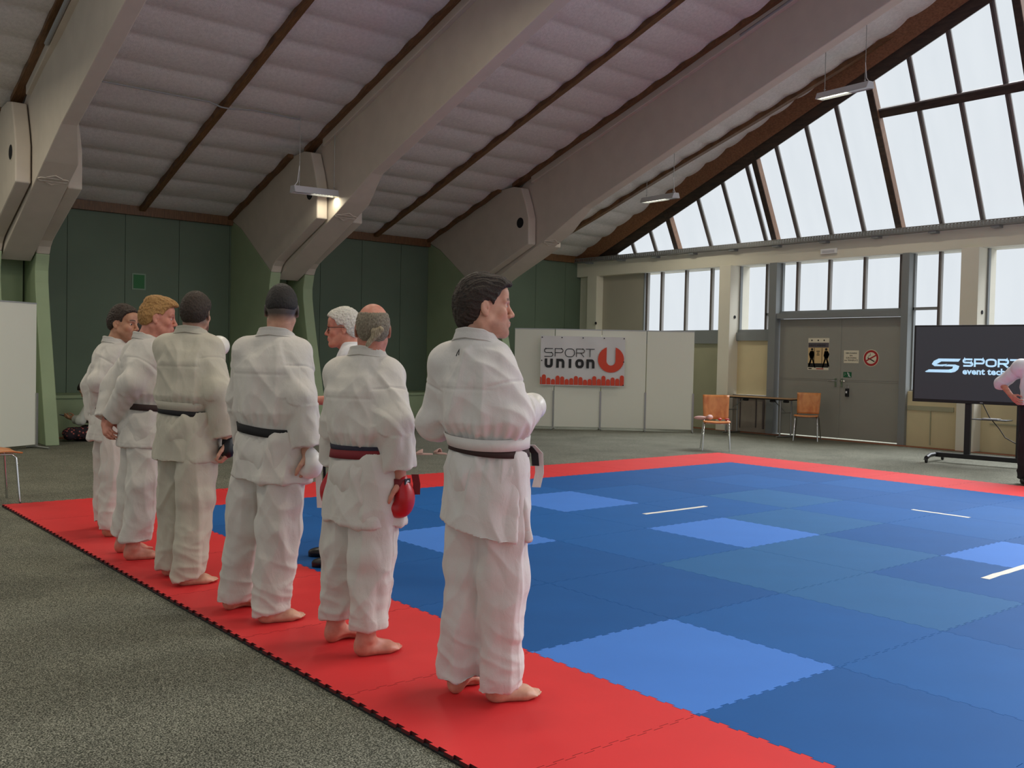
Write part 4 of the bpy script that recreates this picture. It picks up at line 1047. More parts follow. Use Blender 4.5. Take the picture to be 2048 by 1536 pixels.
lamp((12.09, 4.93), (12.26, 5.76), 5.89, 5.94, roof(4.93), roof(5.76), 'hanging white strip lamp, highest and rightmost, before the gable glazing', lit_a=.42, power=24)
# ------------------------------------------------------------------ figures: signed distance fields -> one smooth surface per piece
def axis(lo, hi, coarse, fine=()):
    """coordinates from lo to hi with step `coarse`, refined inside the (a, b, step) intervals"""
    pts = [lo]; x = lo
    while x < hi:
        st = coarse
        for a, b, f in fine:
            if a <= x < b: st = min(st, f)
            elif x < a < x+st: st = max(a-x, 1e-4) if a-x > .4*min(f, st) else st
        x += st; pts.append(x)
    return np.array(pts)

class Field:
    def __init__(s, X, Y, Z):
        s.ax = [X.astype(np.float32), Y.astype(np.float32), Z.astype(np.float32)]
        s.D = np.full((len(X), len(Y), len(Z)), .5, np.float32)
    def win(s, lo, hi):
        sl = []
        for a, l, h in zip(s.ax, lo, hi):
            i = max(0, int(np.searchsorted(a, l))-1); j = min(len(a), int(np.searchsorted(a, h))+1); sl.append(slice(i, max(i, j)))
        return tuple(sl)
    def grid(s, sl):
        x, y, z = (a[q] for a, q in zip(s.ax, sl)); return x[:, None, None], y[None, :, None], z[None, None, :]
    def put(s, sl, d, k, op):
        a = s.D[sl]
        if op == 'sub':
            d = -d
            if k > 0:
                h = np.maximum(k-np.abs(a-d), 0)/k; s.D[sl] = np.maximum(a, d)+h*h*k*.25
            else: s.D[sl] = np.maximum(a, d)
        else:
            if k > 0:
                h = np.maximum(k-np.abs(a-d), 0)/k; s.D[sl] = np.minimum(a, d)-h*h*k*.25
            else: s.D[sl] = np.minimum(a, d)
    def capsule(s, a, b, ra, rb, k=.01, op='add', flat=None, cut=None):
        a = np.array(a, float); b = np.array(b, float); r = max(ra, rb)+k+.03
        sl = s.win(np.minimum(a, b)-r, np.maximum(a, b)+r); X, Y, Z = s.grid(sl)
        if X.size*Y.size*Z.size == 0: return
        px, py, pz = X-a[0], Y-a[1], Z-a[2]; d = b-a
        sc = 1.0
        if flat is not None:
            n, f = np.array(flat[0], float), flat[1]; n /= np.linalg.norm(n)
            q = px*n[0]+py*n[1]+pz*n[2]; e = (1/f-1)
            px, py, pz = px+q*n[0]*e, py+q*n[1]*e, pz+q*n[2]*e
            d = d+n*np.dot(d, n)*e; sc = min(1, f)
        L2 = max(float(np.dot(d, d)), 1e-9)
        h = np.clip((px*d[0]+py*d[1]+pz*d[2])/L2, 0, 1)
        D = np.sqrt((px-h*d[0])**2+(py-h*d[1])**2+(pz-h*d[2])**2)-(ra+(rb-ra)*h)
        D = D*sc
        if cut is not None:
            p, n = np.array(cut[0], float), np.array(cut[1], float); n /= np.linalg.norm(n)
            D = np.maximum(D, (X-p[0])*n[0]+(Y-p[1])*n[1]+(Z-p[2])*n[2])
        s.put(sl, D.astype(np.float32), k, op)
    def ell(s, c, r, k=.01, op='add', R=None):
        c = np.array(c, float); r = np.array(r, float); m = r.max()+k+.03
        sl = s.win(c-m, c+m); X, Y, Z = s.grid(sl)
        if X.size*Y.size*Z.size == 0: return
        px, py, pz = X-c[0], Y-c[1], Z-c[2]
        if R is not None:
            qx = px*R[0][0]+py*R[0][1]+pz*R[0][2]; qy = px*R[1][0]+py*R[1][1]+pz*R[1][2]; qz = px*R[2][0]+py*R[2][1]+pz*R[2][2]
        else: qx, qy, qz = px, py, pz
        k0 = np.sqrt((qx/r[0])**2+(qy/r[1])**2+(qz/r[2])**2); k1 = np.sqrt((qx/r[0]**2)**2+(qy/r[1]**2)**2+(qz/r[2]**2)**2)+1e-6
        D = np.where(k0 < 1e-3, -r.min(), k0*(k0-1)/k1)
        s.put(sl, D.astype(np.float32), k, op)
    def loft(s, L, k=.01, op='add', p=2.3, top=None, bot=None, vents=None):
        """L: dict of arrays z, cx, cy, rx, ry, ang (direction of +v, i.e. forward)"""
        z = np.array(L['z']); mx = max(max(L['rx']), max(L['ry']))+.06
        lo = (min(L['cx'])-mx, min(L['cy'])-mx, z.min()-.06); hi = (max(L['cx'])+mx, max(L['cy'])+mx, z.max()+.06)
        sl = s.win(lo, hi); X, Y, Z = s.grid(sl); zz = s.ax[2][sl[2]]
        I = lambda n: np.interp(zz, z, np.array(L[n])).astype(np.float32)[None, None, :]
        cx, cy, rx, ry, an = I('cx'), I('cy'), I('rx'), I('ry'), I('ang')
        dx, dy = X-cx, Y-cy; ca, sa = np.cos(an), np.sin(an)
        u = dx*sa-dy*ca; v = dx*ca+dy*sa
        q = (np.abs(u/rx)**p+np.abs(v/ry)**p)**(1/p)
        D = (q-1)*np.minimum(rx, ry)
        b0 = z.min() if bot is None else bot; t0 = z.max() if top is None else top
        if callable(b0): D = np.maximum(D, b0(u, v)-Z)
        else: D = np.maximum(D, b0-Z)
        D = np.maximum(D, Z-t0)
        if vents is not None:
            zb, w_, side = vents
            g = np.maximum(zb-Z, 0)*w_-.0015
            for sd in side:
                D = np.maximum(D, np.where((u*sd > .05) & (Z < zb), g-np.abs(v+.0), -1))
        s.put(sl, D.astype(np.float32), k, op)

CORN = np.array([(i, j, k) for i in (0, 1) for j in (0, 1) for k in (0, 1)])
def surface_nets(F):
    D = F.D; S = D < 0
    nx, ny, nz = D.shape
    c = np.zeros((nx-1, ny-1, nz-1), np.int8)
    for i, j, k in CORN: c += S[i:nx-1+i, j:ny-1+j, k:nz-1+k]
    mixed = (c > 0) & (c < 8); ids = np.argwhere(mixed)
    idx = np.full(c.shape, -1, np.int32); idx[mixed] = np.arange(len(ids))
    vals = np.stack([D[ids[:, 0]+a, ids[:, 1]+b, ids[:, 2]+e] for a, b, e in CORN], 1)
    acc = np.zeros((len(ids), 3)); cnt = np.zeros(len(ids))
    for a in range(8):
        for b in range(a+1, 8):
            if np.abs(CORN[a]-CORN[b]).sum() != 1: continue
            m = (vals[:, a] < 0) != (vals[:, b] < 0)
            t = vals[m, a]/(vals[m, a]-vals[m, b])
            acc[m] += CORN[a]+(CORN[b]-CORN[a])*t[:, None]; cnt[m] += 1
    f = acc/cnt[:, None]
    V = np.stack([F.ax[q][ids[:, q]]*(1-f[:, q])+F.ax[q][ids[:, q]+1]*f[:, q] for q in range(3)], 1)
    Q = []
    for axn in range(3):
        o1, o2 = [(1, 2), (2, 0), (0, 1)][axn]
        sl0 = [slice(1, n-1) for n in D.shape]; sl1 = list(sl0); sl0[axn] = slice(0, D.shape[axn]-1); sl1[axn] = slice(1, D.shape[axn])
        A, B = S[tuple(sl0)], S[tuple(sl1)]
        e = np.argwhere(A != B)
        if len(e) == 0: continue
        inside = A[e[:, 0], e[:, 1], e[:, 2]]
        e = e+np.array([0 if q == axn else 1 for q in range(3)])
        d1 = np.zeros(3, int); d1[o1] = 1; d2 = np.zeros(3, int); d2[o2] = 1
        g = lambda p: idx[p[:, 0], p[:, 1], p[:, 2]]
        q4 = np.stack([g(e-d1-d2), g(e-d2), g(e), g(e-d1)], 1)
        q4[~inside] = q4[~inside][:, ::-1]
        Q.append(q4)
    return V, np.concatenate(Q)

def normals(V, Q):
    n = np.cross(V[Q[:, 2]]-V[Q[:, 0]], V[Q[:, 3]]-V[Q[:, 1]])
    N = np.zeros_like(V)
    for q in range(4):
        for a in range(3): N[:, a] += np.bincount(Q[:, q], n[:, a], len(V))
    return N/(np.linalg.norm(N, axis=1)[:, None]+1e-12)
def relax(V, Q, it=2, f=.5):
    for _ in range(it):
        A = np.zeros_like(V); c = np.zeros(len(V))
        for a, b in ((0, 1), (1, 2), (2, 3), (3, 0)):
            for p, q in ((a, b), (b, a)):
                for x in range(3): A[:, x] += np.bincount(Q[:, p], V[Q[:, q], x], len(V))
                c += np.bincount(Q[:, p], minlength=len(V))
        V = V*(1-f)+A/np.maximum(c, 1)[:, None]*f
    return V

_rs = np.random.RandomState(11); PERM = np.tile(_rs.permutation(256), 2); GRAD = _rs.normal(size=(256, 3)); GRAD /= np.linalg.norm(GRAD, axis=1)[:, None]
def perlin(P):
    i = np.floor(P).astype(int); f = P-i; u = f*f*f*(f*(f*6-15)+10); i &= 255
    def g(a, b, c):
        h = PERM[PERM[PERM[(i[:, 0]+a) & 255]+((i[:, 1]+b) & 255)]+((i[:, 2]+c) & 255)]
        return GRAD[h, 0]*(f[:, 0]-a)+GRAD[h, 1]*(f[:, 1]-b)+GRAD[h, 2]*(f[:, 2]-c)
    L = lambda a, b, t: a+(b-a)*t
    x00 = L(g(0,0,0), g(1,0,0), u[:, 0]); x10 = L(g(0,1,0), g(1,1,0), u[:, 0]); x01 = L(g(0,0,1), g(1,0,1), u[:, 0]); x11 = L(g(0,1,1), g(1,1,1), u[:, 0])
    return L(L(x00, x10, u[:, 1]), L(x01, x11, u[:, 1]), u[:, 2])*1.5
def ridged(P): return 1-np.minimum(np.abs(perlin(P))*2.4, 1)

def make(name, V, Q, mtl, parent, tint=None):
    me = bpy.data.meshes.new(name)
    me.vertices.add(len(V)); me.vertices.foreach_set('co', np.asarray(V, np.float32).ravel())
    n = len(Q); me.loops.add(n*4); me.polygons.add(n)
    me.loops.foreach_set('vertex_index', Q.astype(np.int32).ravel())
    me.polygons.foreach_set('loop_start', np.arange(0, n*4, 4, dtype=np.int32)); me.polygons.foreach_set('loop_total', np.full(n, 4, np.int32))
    me.polygons.foreach_set('use_smooth', np.ones(n, bool)); me.update(calc_edges=True)
    if tint is not None:
        at = me.attributes.new('tint', 'FLOAT_COLOR', 'POINT'); at.data.foreach_set('color', np.concatenate([tint, np.ones((len(V), 1))], 1).astype(np.float32).ravel())
    return link_mesh(me, name, mtl, parent)

def V3(*a): return np.array(a, float)
def fwd(deg): return V3(math.cos(math.radians(deg)), math.sin(math.radians(deg)), 0)
def rgt(deg): return V3(math.sin(math.radians(deg)), -math.cos(math.radians(deg)), 0)
UP = V3(0, 0, 1)

class Frame:
    """local axes of a head: x right, y forward, z up"""
    def __init__(s, c, yaw, pitch=0, roll=0, sc=1.0):
        f = fwd(yaw); r = rgt(yaw); p = math.radians(pitch)
        s.y = f*math.cos(p)+UP*math.sin(p); u = UP*math.cos(p)-f*math.sin(p); q = math.radians(roll)
        s.x = r*math.cos(q)+u*math.sin(q); s.z = u*math.cos(q)-r*math.sin(q); s.c = np.array(c, float); s.s = sc
    def __call__(s, x, y, z): return s.c+s.s*(s.x*x+s.y*y+s.z*z)
    @property
    def R(s): return [s.x, s.y, s.z]
    def loc(s, P): q = (P-s.c)/s.s; return np.stack([q@s.x, q@s.y, q@s.z], 1)

def head_field(F, H, neck_to, beard=0, jaw=1.0, full=True):
    S = H.s; R = H.R
    E = lambda c, r, k=.012, op='add': F.ell(H(*c), np.array(r)*S, k*S, op, R)
    E((0, -.014, .032), (.075, .097, .090), 0)
    E((0, -.045, .005), (.068, .07, .07), .03)
    E((0, .030, -.040), (.060, .060, .080), .03)
    E((0, .052, -.082), (.043*jaw, .040, .040), .025)
    for sx in (-1, 1):
        F.capsule(H(sx*.054*jaw, .0, -.055), H(sx*.022, .070, -.108), .018*S, .016*S, .025*S)       # jaw line
        E((sx*.040, .062, -.028), (.022, .020, .020), .025)                                          # cheekbone
    E((0, .082, -.108), (.022*jaw, .016, .017), .02)                                                # chin
    E((0, .066, .050), (.055, .030, .038), .03)                                                     # forehead
    for sx in (-1, 1): F.capsule(H(sx*.012, .090, .020), H(sx*.046, .074, .020), .010*S, .008*S, .014*S)    # brow
    for sx in (-1, 1): E((sx*.033, .094, -.004), (.019, .016, .012), .014, 'sub')                   # eye hollow
    for sx in (-1, 1):
        E((sx*.032, .074, -.003), (.0155, .0135, .0125), .006)                                      # lids
        F.capsule(H(sx*.020, .088, -.0025), H(sx*.044, .082, -.0025), .0022*S, .0022*S, .002*S, 'sub')
    F.capsule(H(0, .088, .012), H(0, .110, -.030), .0085*S, .0105*S, .014*S)                        # nose
    E((0, .112, -.036), (.0115, .0115, .010), .008)
    for sx in (-1, 1): E((sx*.0125, .100, -.040), (.0085, .0105, .008), .007)
    for sx in (-1, 1): E((sx*.007, .107, -.047), (.004, .005, .003), .003, 'sub')
    E((0, .088, -.070), (.026, .014, .022), .015)                                                   # muzzle
    F.capsule(H(-.018, .092, -.0665), H(.018, .092, -.0665), .0055*S, .0055*S, .005*S, flat=None)
    E((0, .101, -.066), (.016, .0058, .0048), .004); E((0, .099, -.0765), (.0155, .0065, .0055), .004)
    F.capsule(H(-.021, .098, -.0712), H(.021, .098, -.0712), .0016*S, .0016*S, .003*S, 'sub')
    E((0, .094, -.089), (.014, .006, .004), .008, 'sub')
    for sx in (-1, 1):                                                                              # ears
        a = .25
        Re = [H.x*math.cos(a)*1+H.y*sx*math.sin(a), H.y*math.cos(a)-H.x*sx*math.sin(a), H.z]
        F.ell(H(sx*.080, -.014, -.006), np.array((.0075, .019, .032))*S, .008*S, 'add', Re)
        F.ell(H(sx*.080, -.010, -.033), np.array((.006, .010, .010))*S, .006*S, 'add', Re)
        F.ell(H(sx*.0885, -.010, -.002), np.array((.005, .011, .020))*S, .004*S, 'sub', Re)
        F.ell(H(sx*.084, -.004, -.012), np.array((.006, .006, .008))*S, .003*S, 'sub', Re)
    nb = np.array(neck_to, float)
    F.capsule(H(0, -.022, -.055), nb, .054*S, .062*S, .03*S)
    F.capsule(H(0, -.035, -.06), nb-H.y*.02, .045*S, .06*S, .03*S)
    F.capsule(H(0, .018, -.105), nb+H.y*.035-UP*.02, .016*S, .018*S, .03*S)                         # throat
    for sx in (-1, 1): F.capsule(H(sx*.055, -.03, -.06), nb+H.y*.05+H.x*sx*.015-UP*.02, .014*S, .013*S, .02*S)

def head_tint(H, V, T, lips=(.86, .50, .50), brow=None, beard=None, bcol=(.35, .28, .25), scalp=None, scol=(.5, .45, .4), mous=None):
    L = H.loc(V); x, y, z = L[:, 0], L[:, 1], L[:, 2]; ax = np.abs(x)
    near = (np.abs(z) < .2) & (np.abs(x) < .12) & (np.abs(y) < .16)
    def blend(w_, c):
        w_ = np.clip(w_, 0, 1)[:, None]*near[:, None]; T[:] = T*(1-w_)+np.array(c)*w_
    sm = lambda a, b, t: np.clip((t-a)/(b-a), 0, 1)
    blend(.35*sm(.03, .06, y)*sm(.035, .02, np.abs(z+.03)), (.98, .80, .76))
    if beard: 
        w_ = sm(.0, .03, y+.4*np.maximum(-z-.05, 0))*sm(-.036, -.060, z+ax*.25)*sm(-.135, -.11, z)
        blend(beard*w_, bcol)
    if mous: blend(mous*sm(.085, .092, y)*sm(-.045, -.052, z)*sm(-.066, -.060, z)*sm(.034, .026, ax), bcol)
    blend(.9*sm(.086, .093, y)*(1-sm(.7, 1.05, np.sqrt((ax/.022)**2+((z+.0712)/.012)**2))), lips)
    if brow is not None:
        arc_ = z-(.0235+.004*np.sin(np.clip((ax-.01)/.045, 0, 1)*math.pi))
        blend(.92*sm(.045, .06, y)*(1-sm(.0035, .0065, np.abs(arc_)))*sm(.008, .013, ax)*sm(.054, .048, ax), brow)
    if scalp: blend(scalp(x, y, z), scol)
    return T

def eyes(H, parent, col, white=(.75, .72, .70)):
    for sx in (-1, 1):
        c = H(sx*.0325, .0735, -.0025)
        mb = MB(); prof = []
        n = 10; r = .0130*H.s
        for k in range(n+1): a = math.pi*k/n; prof.append((max(r*math.sin(a), 1e-5), -r*math.cos(a)))
        mb.lathe(c, prof, 16, axis=H.y); 
        iris = []
        q = MB(); q.lathe(c+H.y*(r*.93), [(.0062*H.s, -.0008), (.0062*H.s, .0006), (.003*H.s, .0012)], 14, axis=H.y)
        e = mb.build('eye', M_eyewhite, parent); q.build('iris', col, e)

def hand(F, w_, d, n, side, curl=.35, spread=.0, sc=1.0, thumb=.6, k=.006, curls=None):
    """w_=wrist, d=direction of fingers, n=back-of-hand normal, side=+1 thumb lies on +width side"""
    w_ = np.array(w_, float); d = np.array(d, float)/np.linalg.norm(d); n = np.array(n, float); n -= d*np.dot(n, d); n /= np.linalg.norm(n)
    t = np.cross(d, n)*side
    R = [d, t, n]
    F.ell(w_+d*.050*sc, np.array((.055, .042, .0165))*sc, .012*sc, 'add', R)
    F.capsule(w_-d*.03*sc, w_+d*.03*sc, .026*sc, .024*sc, .015*sc, flat=(n, .72))
    base = (.031, .0105, -.010, -.029); ln = (.074, .083, .077, .060); rd = (.0095, .0098, .0092, .0082)
    for i in range(4):
        p = w_+d*(.093-(.006 if i in (0, 3) else 0)-(.006 if i == 3 else 0))*sc+t*base[i]*sc
        F.capsule(w_+d*.05*sc+t*base[i]*.8*sc, p, .013*sc, .0105*sc, .008*sc)
        a = 0; c_ = curl if curls is None else curls[i]
        sp = (1.5-i)*spread
        for j, f in enumerate((.46, .30, .24)):
            a += c_*(1.0 if j == 0 else 1.15)
            v = d*math.cos(a)-n*math.sin(a)+t*sp*math.cos(a); v /= np.linalg.norm(v)
            q = p+v*ln[i]*f*sc
            F.capsule(p, q, rd[i]*(1-.09*j)*sc, rd[i]*(1-.09*(j+1))*sc, .003*sc); p = q
    p = w_+d*.025*sc+t*.026*sc-n*.004*sc; v = d*.62+t*.62*thumb/.6-n*.35; v /= np.linalg.norm(v); q = p+v*.042*sc
    F.capsule(p, q, .0155*sc, .012*sc, .01*sc); v = d*.86+t*.25*thumb/.6-n*.42; v /= np.linalg.norm(v); r = q+v*.030*sc; F.capsule(q, r, .0115*sc, .0105*sc, .004*sc)
    v = d*.9-n*.3; v /= np.linalg.norm(v); F.capsule(r, r+v*.026*sc, .0105*sc, .0085*sc, .004*sc)

def foot(F, heel, deg, side, s=1.0, lift=0.0):
    """heel = back of the heel on the ground; side=+1 right foot (big toe on the left)"""
    u = fwd(deg); w_ = rgt(deg)*side*-1    # w_ points to the big toe side
    h = np.array([heel[0], heel[1], 0.0]); P = lambda a, b, z: h+u*a*s+w_*b*s+UP*z*s
    R = [u, w_, UP]
    F.ell(P(.036, 0, .034), np.array((.038, .032, .036))*s, .01, 'add', R)
    F.capsule(P(.05, 0, .075), P(.06, .0, .16), .036*s, .037*s, .03)
    F.capsule(P(.045, .002, .055), P(.165, .012, .030), .040*s, .026*s, .03, flat=(w_, .86))
    F.capsule(P(.05, -.012, .022), P(.16, -.026, .018), .022*s, .020*s, .02)
    F.ell(P(.172, .004, .022), np.array((.045, .046, .021))*s, .02, 'add', R)
    F.ell(P(.10, .034, .012), np.array((.05, .018, .016))*s, .015, 'sub', R)
    for sx in (-1, 1): F.ell(P(.058, sx*.034, .078), np.array((.016, .012, .015))*s, .014, 'add', R)
    st = (.200, .203, .200, .194, .186); en = (.243, .247, .238, .227, .213); bb = (.031, .011, -.006, -.021, -.035); rr = (.0135, .0092, .0088, .0085, .0085)
    for i in range(5):
        F.capsule(P(.165, bb[i]*.85, .024), P(st[i], bb[i], .018), rr[i]*1.25*s, rr[i]*s, .012)
        F.capsule(P(st[i], bb[i], .018), P((st[i]+en[i])/2, bb[i], .016), rr[i]*.95*s, rr[i]*.9*s, .004)
        F.ell(P(en[i]-rr[i]*.8, bb[i], .0115), np.array((rr[i]*1.25, rr[i]*1.02, rr[i]*.98))*s, .004, 'add', R)

M_eyewhite = mat('eye_white', (.62, .60, .58), rough=.2)
M_iris_dark = mat('dark_iris', (.035, .022, .015), rough=.15); M_iris_grey = mat('grey_iris', (.10, .14, .16), rough=.15)
SKIN_A = skin_mat('fair_skin', srgb(206, 158, 132)); SKIN_B = skin_mat('ruddy_skin', srgb(204, 138, 116)); SKIN_C = skin_mat('tan_skin', srgb(194, 144, 112))
GI = cloth_mat('white_gi_cotton', srgb(214, 207, 197)); GI_B = cloth_mat('worn_gi_cotton', srgb(196, 188, 170)); GI_C = cloth_mat('bright_gi_cotton', srgb(218, 212, 206))
M_belt_black = mat('black_belt', srgb(24, 22, 24), rough=.8, bump=.3, bscale=150); M_belt_brown = mat('dark_brown_belt', srgb(58, 40, 36), rough=.8, bump=.3, bscale=150)
M_belt_red = mat('dark_red_belt', srgb(122, 26, 34), rough=.75, bump=.3, bscale=150); M_belt_navy = mat('dark_navy_belt', srgb(40, 36, 52), rough=.8, bump=.3, bscale=150)
M_glove_red = mat('red_leather', srgb(188, 26, 34), rough=.35); M_glove_white = mat('white_leather', srgb(232, 228, 220), rough=.35); M_glove_dark = mat('dark_red_strap', srgb(120, 20, 26), rough=.6)
def hair_mat(name, c1, c2, sc=(60, 60, 8)):
    m = bpy.data.materials.new(name); m.use_nodes = True; nt = m.node_tree; b = nt.nodes['Principled BSDF']
    tc = nt.nodes.new('ShaderNodeTexCoord'); mp = nt.nodes.new('ShaderNodeMapping'); mp.inputs['Scale'].default_value = sc
    n = nt.nodes.new('ShaderNodeTexNoise'); n.inputs['Scale'].default_value = 6; n.inputs['Detail'].default_value = 4; n.inputs['Distortion'].default_value = .5
    cr = nt.nodes.new('ShaderNodeValToRGB'); e = cr.color_ramp.elements; e[0].position = .3; e[0].color = c1; e[1].position = .72; e[1].color = c2
    bp = nt.nodes.new('ShaderNodeBump'); bp.inputs['Strength'].default_value = .9; bp.inputs['Distance'].default_value = .004
    nt.links.new(tc.outputs['Object'], mp.inputs[0]); nt.links.new(mp.outputs[0], n.inputs['Vector']); nt.links.new(n.outputs['Fac'], cr.inputs[0]); nt.links.new(n.outputs['Fac'], bp.inputs['Height'])
    nt.links.new(cr.outputs[0], b.inputs['Base Color']); nt.links.new(bp.outputs[0], b.inputs['Normal']); b.inputs['Roughness'].default_value = .55; b.inputs['Specular IOR Level'].default_value = .35
    return m
HAIR_BLACK = hair_mat('near_black_hair', srgb(20, 17, 16), srgb(46, 38, 34)); HAIR_DARK = hair_mat('dark_brown_hair', srgb(34, 26, 20), srgb(70, 54, 42))
HAIR_BLOND = hair_mat('reddish_blond_hair', srgb(122, 84, 44), srgb(206, 158, 96)); HAIR_WHITE = hair_mat('white_hair', srgb(180, 172, 158), srgb(238, 234, 224)); HAIR_GREY = hair_mat('thin_grey_brown_hair', srgb(92, 80, 66), srgb(158, 146, 124))

def hair_piece(H, parent, mtl, line, thick=.012, top=.0, step=.004, amp=.006, extra=None, fr=(90, 90, 25), name='hair', low=-.16):
    """hair cap over the skull above the hairline z > line(x, y); thick = depth of hair"""
    S = H.s; c = H(0, -.01, .02); r = .19*S
    F = Field(*[np.arange(c[q]-r, c[q]+r, step) for q in range(3)])
    t = thick
    F.ell(H(0, -.014, .032), np.array((.075+t, .097+t, .090+t+top))*S, 0, 'add', H.R)
    F.ell(H(0, -.045, .000), np.array((.068+t, .07+t, .078+t))*S, .03, 'add', H.R)
    F.ell(H(0, .045, .055), np.array((.058+t, .045+t, .045+t+top*.5))*S, .03, 'add', H.R)
    if extra: extra(F, H)
    X, Y, Z = np.meshgrid(*F.ax, indexing='ij')
    L = H.loc(np.stack([X.ravel(), Y.ravel(), Z.ravel()], 1)); x, y, z = (L[:, q].reshape(X.shape) for q in range(3))
    cut = (line(x, y)-z)*S*.8
    k = .012; D = F.D; h = np.maximum(k-np.abs(D-cut), 0)/k; F.D = (np.maximum(D, cut)+h*h*k*.25).astype(np.float32)
    V, Q = surface_nets(F); V = relax(V, Q, 1)
    N = normals(V, Q); L = H.loc(V)
    d = amp*(ridged(L*np.array(fr))-.45)+amp*.3*perlin(L*np.array(fr)*2.3)
    V = V+N*(d*S)[:, None]
    return make(name, V, Q, mtl, parent)
def lin(pts):
    a = np.array(pts); return lambda x, y: np.interp(y, a[:, 0], a[:, 1])

def collar(parent, lf, mtl, z_low=-.30, w_=.05, rows=13, open_=14, name='collar', back=.052):
    """folded band round the neck; lf(phi_deg, z, extra) -> point on the jacket surface"""
    up_phi = [open_, 34, 62, 92, 130, 180]; up_z = [z_low, -.16, -.052, .018, back-.008, back]; lo_phi = [-6, 12, 42, 78, 122, 180]; lo_z = [z_low-.02, -.215, -.105, -.036, -.004, .006]
    n = 60; T = np.linspace(0, 5, n); A, B = [], []
    for t in T:
        A.append((np.interp(t, range(6), up_phi), np.interp(t, range(6), up_z))); B.append((np.interp(t, range(6), lo_phi), np.interp(t, range(6), lo_z)))
    V = []; F = []
    seq = [(a, b, 1) for a, b in zip(A, B)]+[(a, b, -1) for a, b in zip(A[::-1], B[::-1])][1:]
    for (a, b, s) in seq:
        for layer in (0, 1):
            for j in range(rows):
                f = j/(rows-1); ph = (a[0]*(1-f)+b[0]*f)*s; z = a[1]*(1-f)+b[1]*f
                e = (.010 if layer == 0 else .001)+(.0030 if (j % 2) else 0)*(1-layer)+.002*math.sin(math.pi*f)*(1-layer)
                V.append(lf(ph, z, e+.004*(1-f)*(1 if z > -.02 else 0)))
    m_ = 2*rows
    for i in range(len(seq)-1):
        for j in range(rows-1):
            q = i*m_+j; F.append((q, q+1, q+m_+1, q+m_)); r = q+rows; F.append((r, r+m_, r+m_+1, r+1))
        q = i*m_; F.append((q, q+m_, q+m_+rows, q+rows)); q = i*m_+rows-1; F.append((q, q+rows, q+rows+m_, q+m_))
    mb = MB(); mb.add(V, F, 0, True); return mb.build(name, mtl, parent)

def band(parent, lf, z, h, mtl, tilt=(0, 0), off=.004, thick=.006, name='belt', n=72, two=True, arc_=(-180, 180)):
    V = []; F = []
    for k in range(n):
        ph = -180+360*k/n; a = math.radians(ph); zz = z+tilt[0]*math.sin(a)+tilt[1]*math.cos(a)
        for (dz, e) in ((-h/2, off), (-h/2, off+thick), (0, off+thick*1.25), (h/2, off+thick), (h/2, off)): V.append(lf(ph, zz+dz, e, True))
    for k in range(n):
        q = 5*k; r = 5*((k+1) % n)
        for j in range(5): F.append((q+j, q+(j+1) % 5, r+(j+1) % 5, r+j))
    mb = MB(); mb.add(V, F, 0, True); return mb.build(name, mtl, parent)

def strip(parent, pts, w_, n, mtl, name, th=.003):
    """hanging flat strap along 3-D points, width along n"""
    mb = MB(); P = [np.array(p, float) for p in pts]; n = np.array(n, float); n /= np.linalg.norm(n); V = []; F = []
    for i, p in enumerate(P):
        t = P[min(i+1, len(P)-1)]-P[max(i-1, 0)]; t /= np.linalg.norm(t); m_ = np.cross(n, t); m_ /= np.linalg.norm(m_)+1e-9
        V += [p-n*w_/2-m_*th/2, p+n*w_/2-m_*th/2, p+n*w_/2+m_*th/2, p-n*w_/2+m_*th/2]
    for i in range(len(P)-1):
        for j in range(4): F.append((4*i+j, 4*i+(j+1) % 4, 4*i+4+(j+1) % 4, 4*i+4+j))
    F += [(3, 2, 1, 0), tuple(4*(len(P)-1)+j for j in range(4))]
    mb.add(V, F); return mb.build(name, mtl, parent)

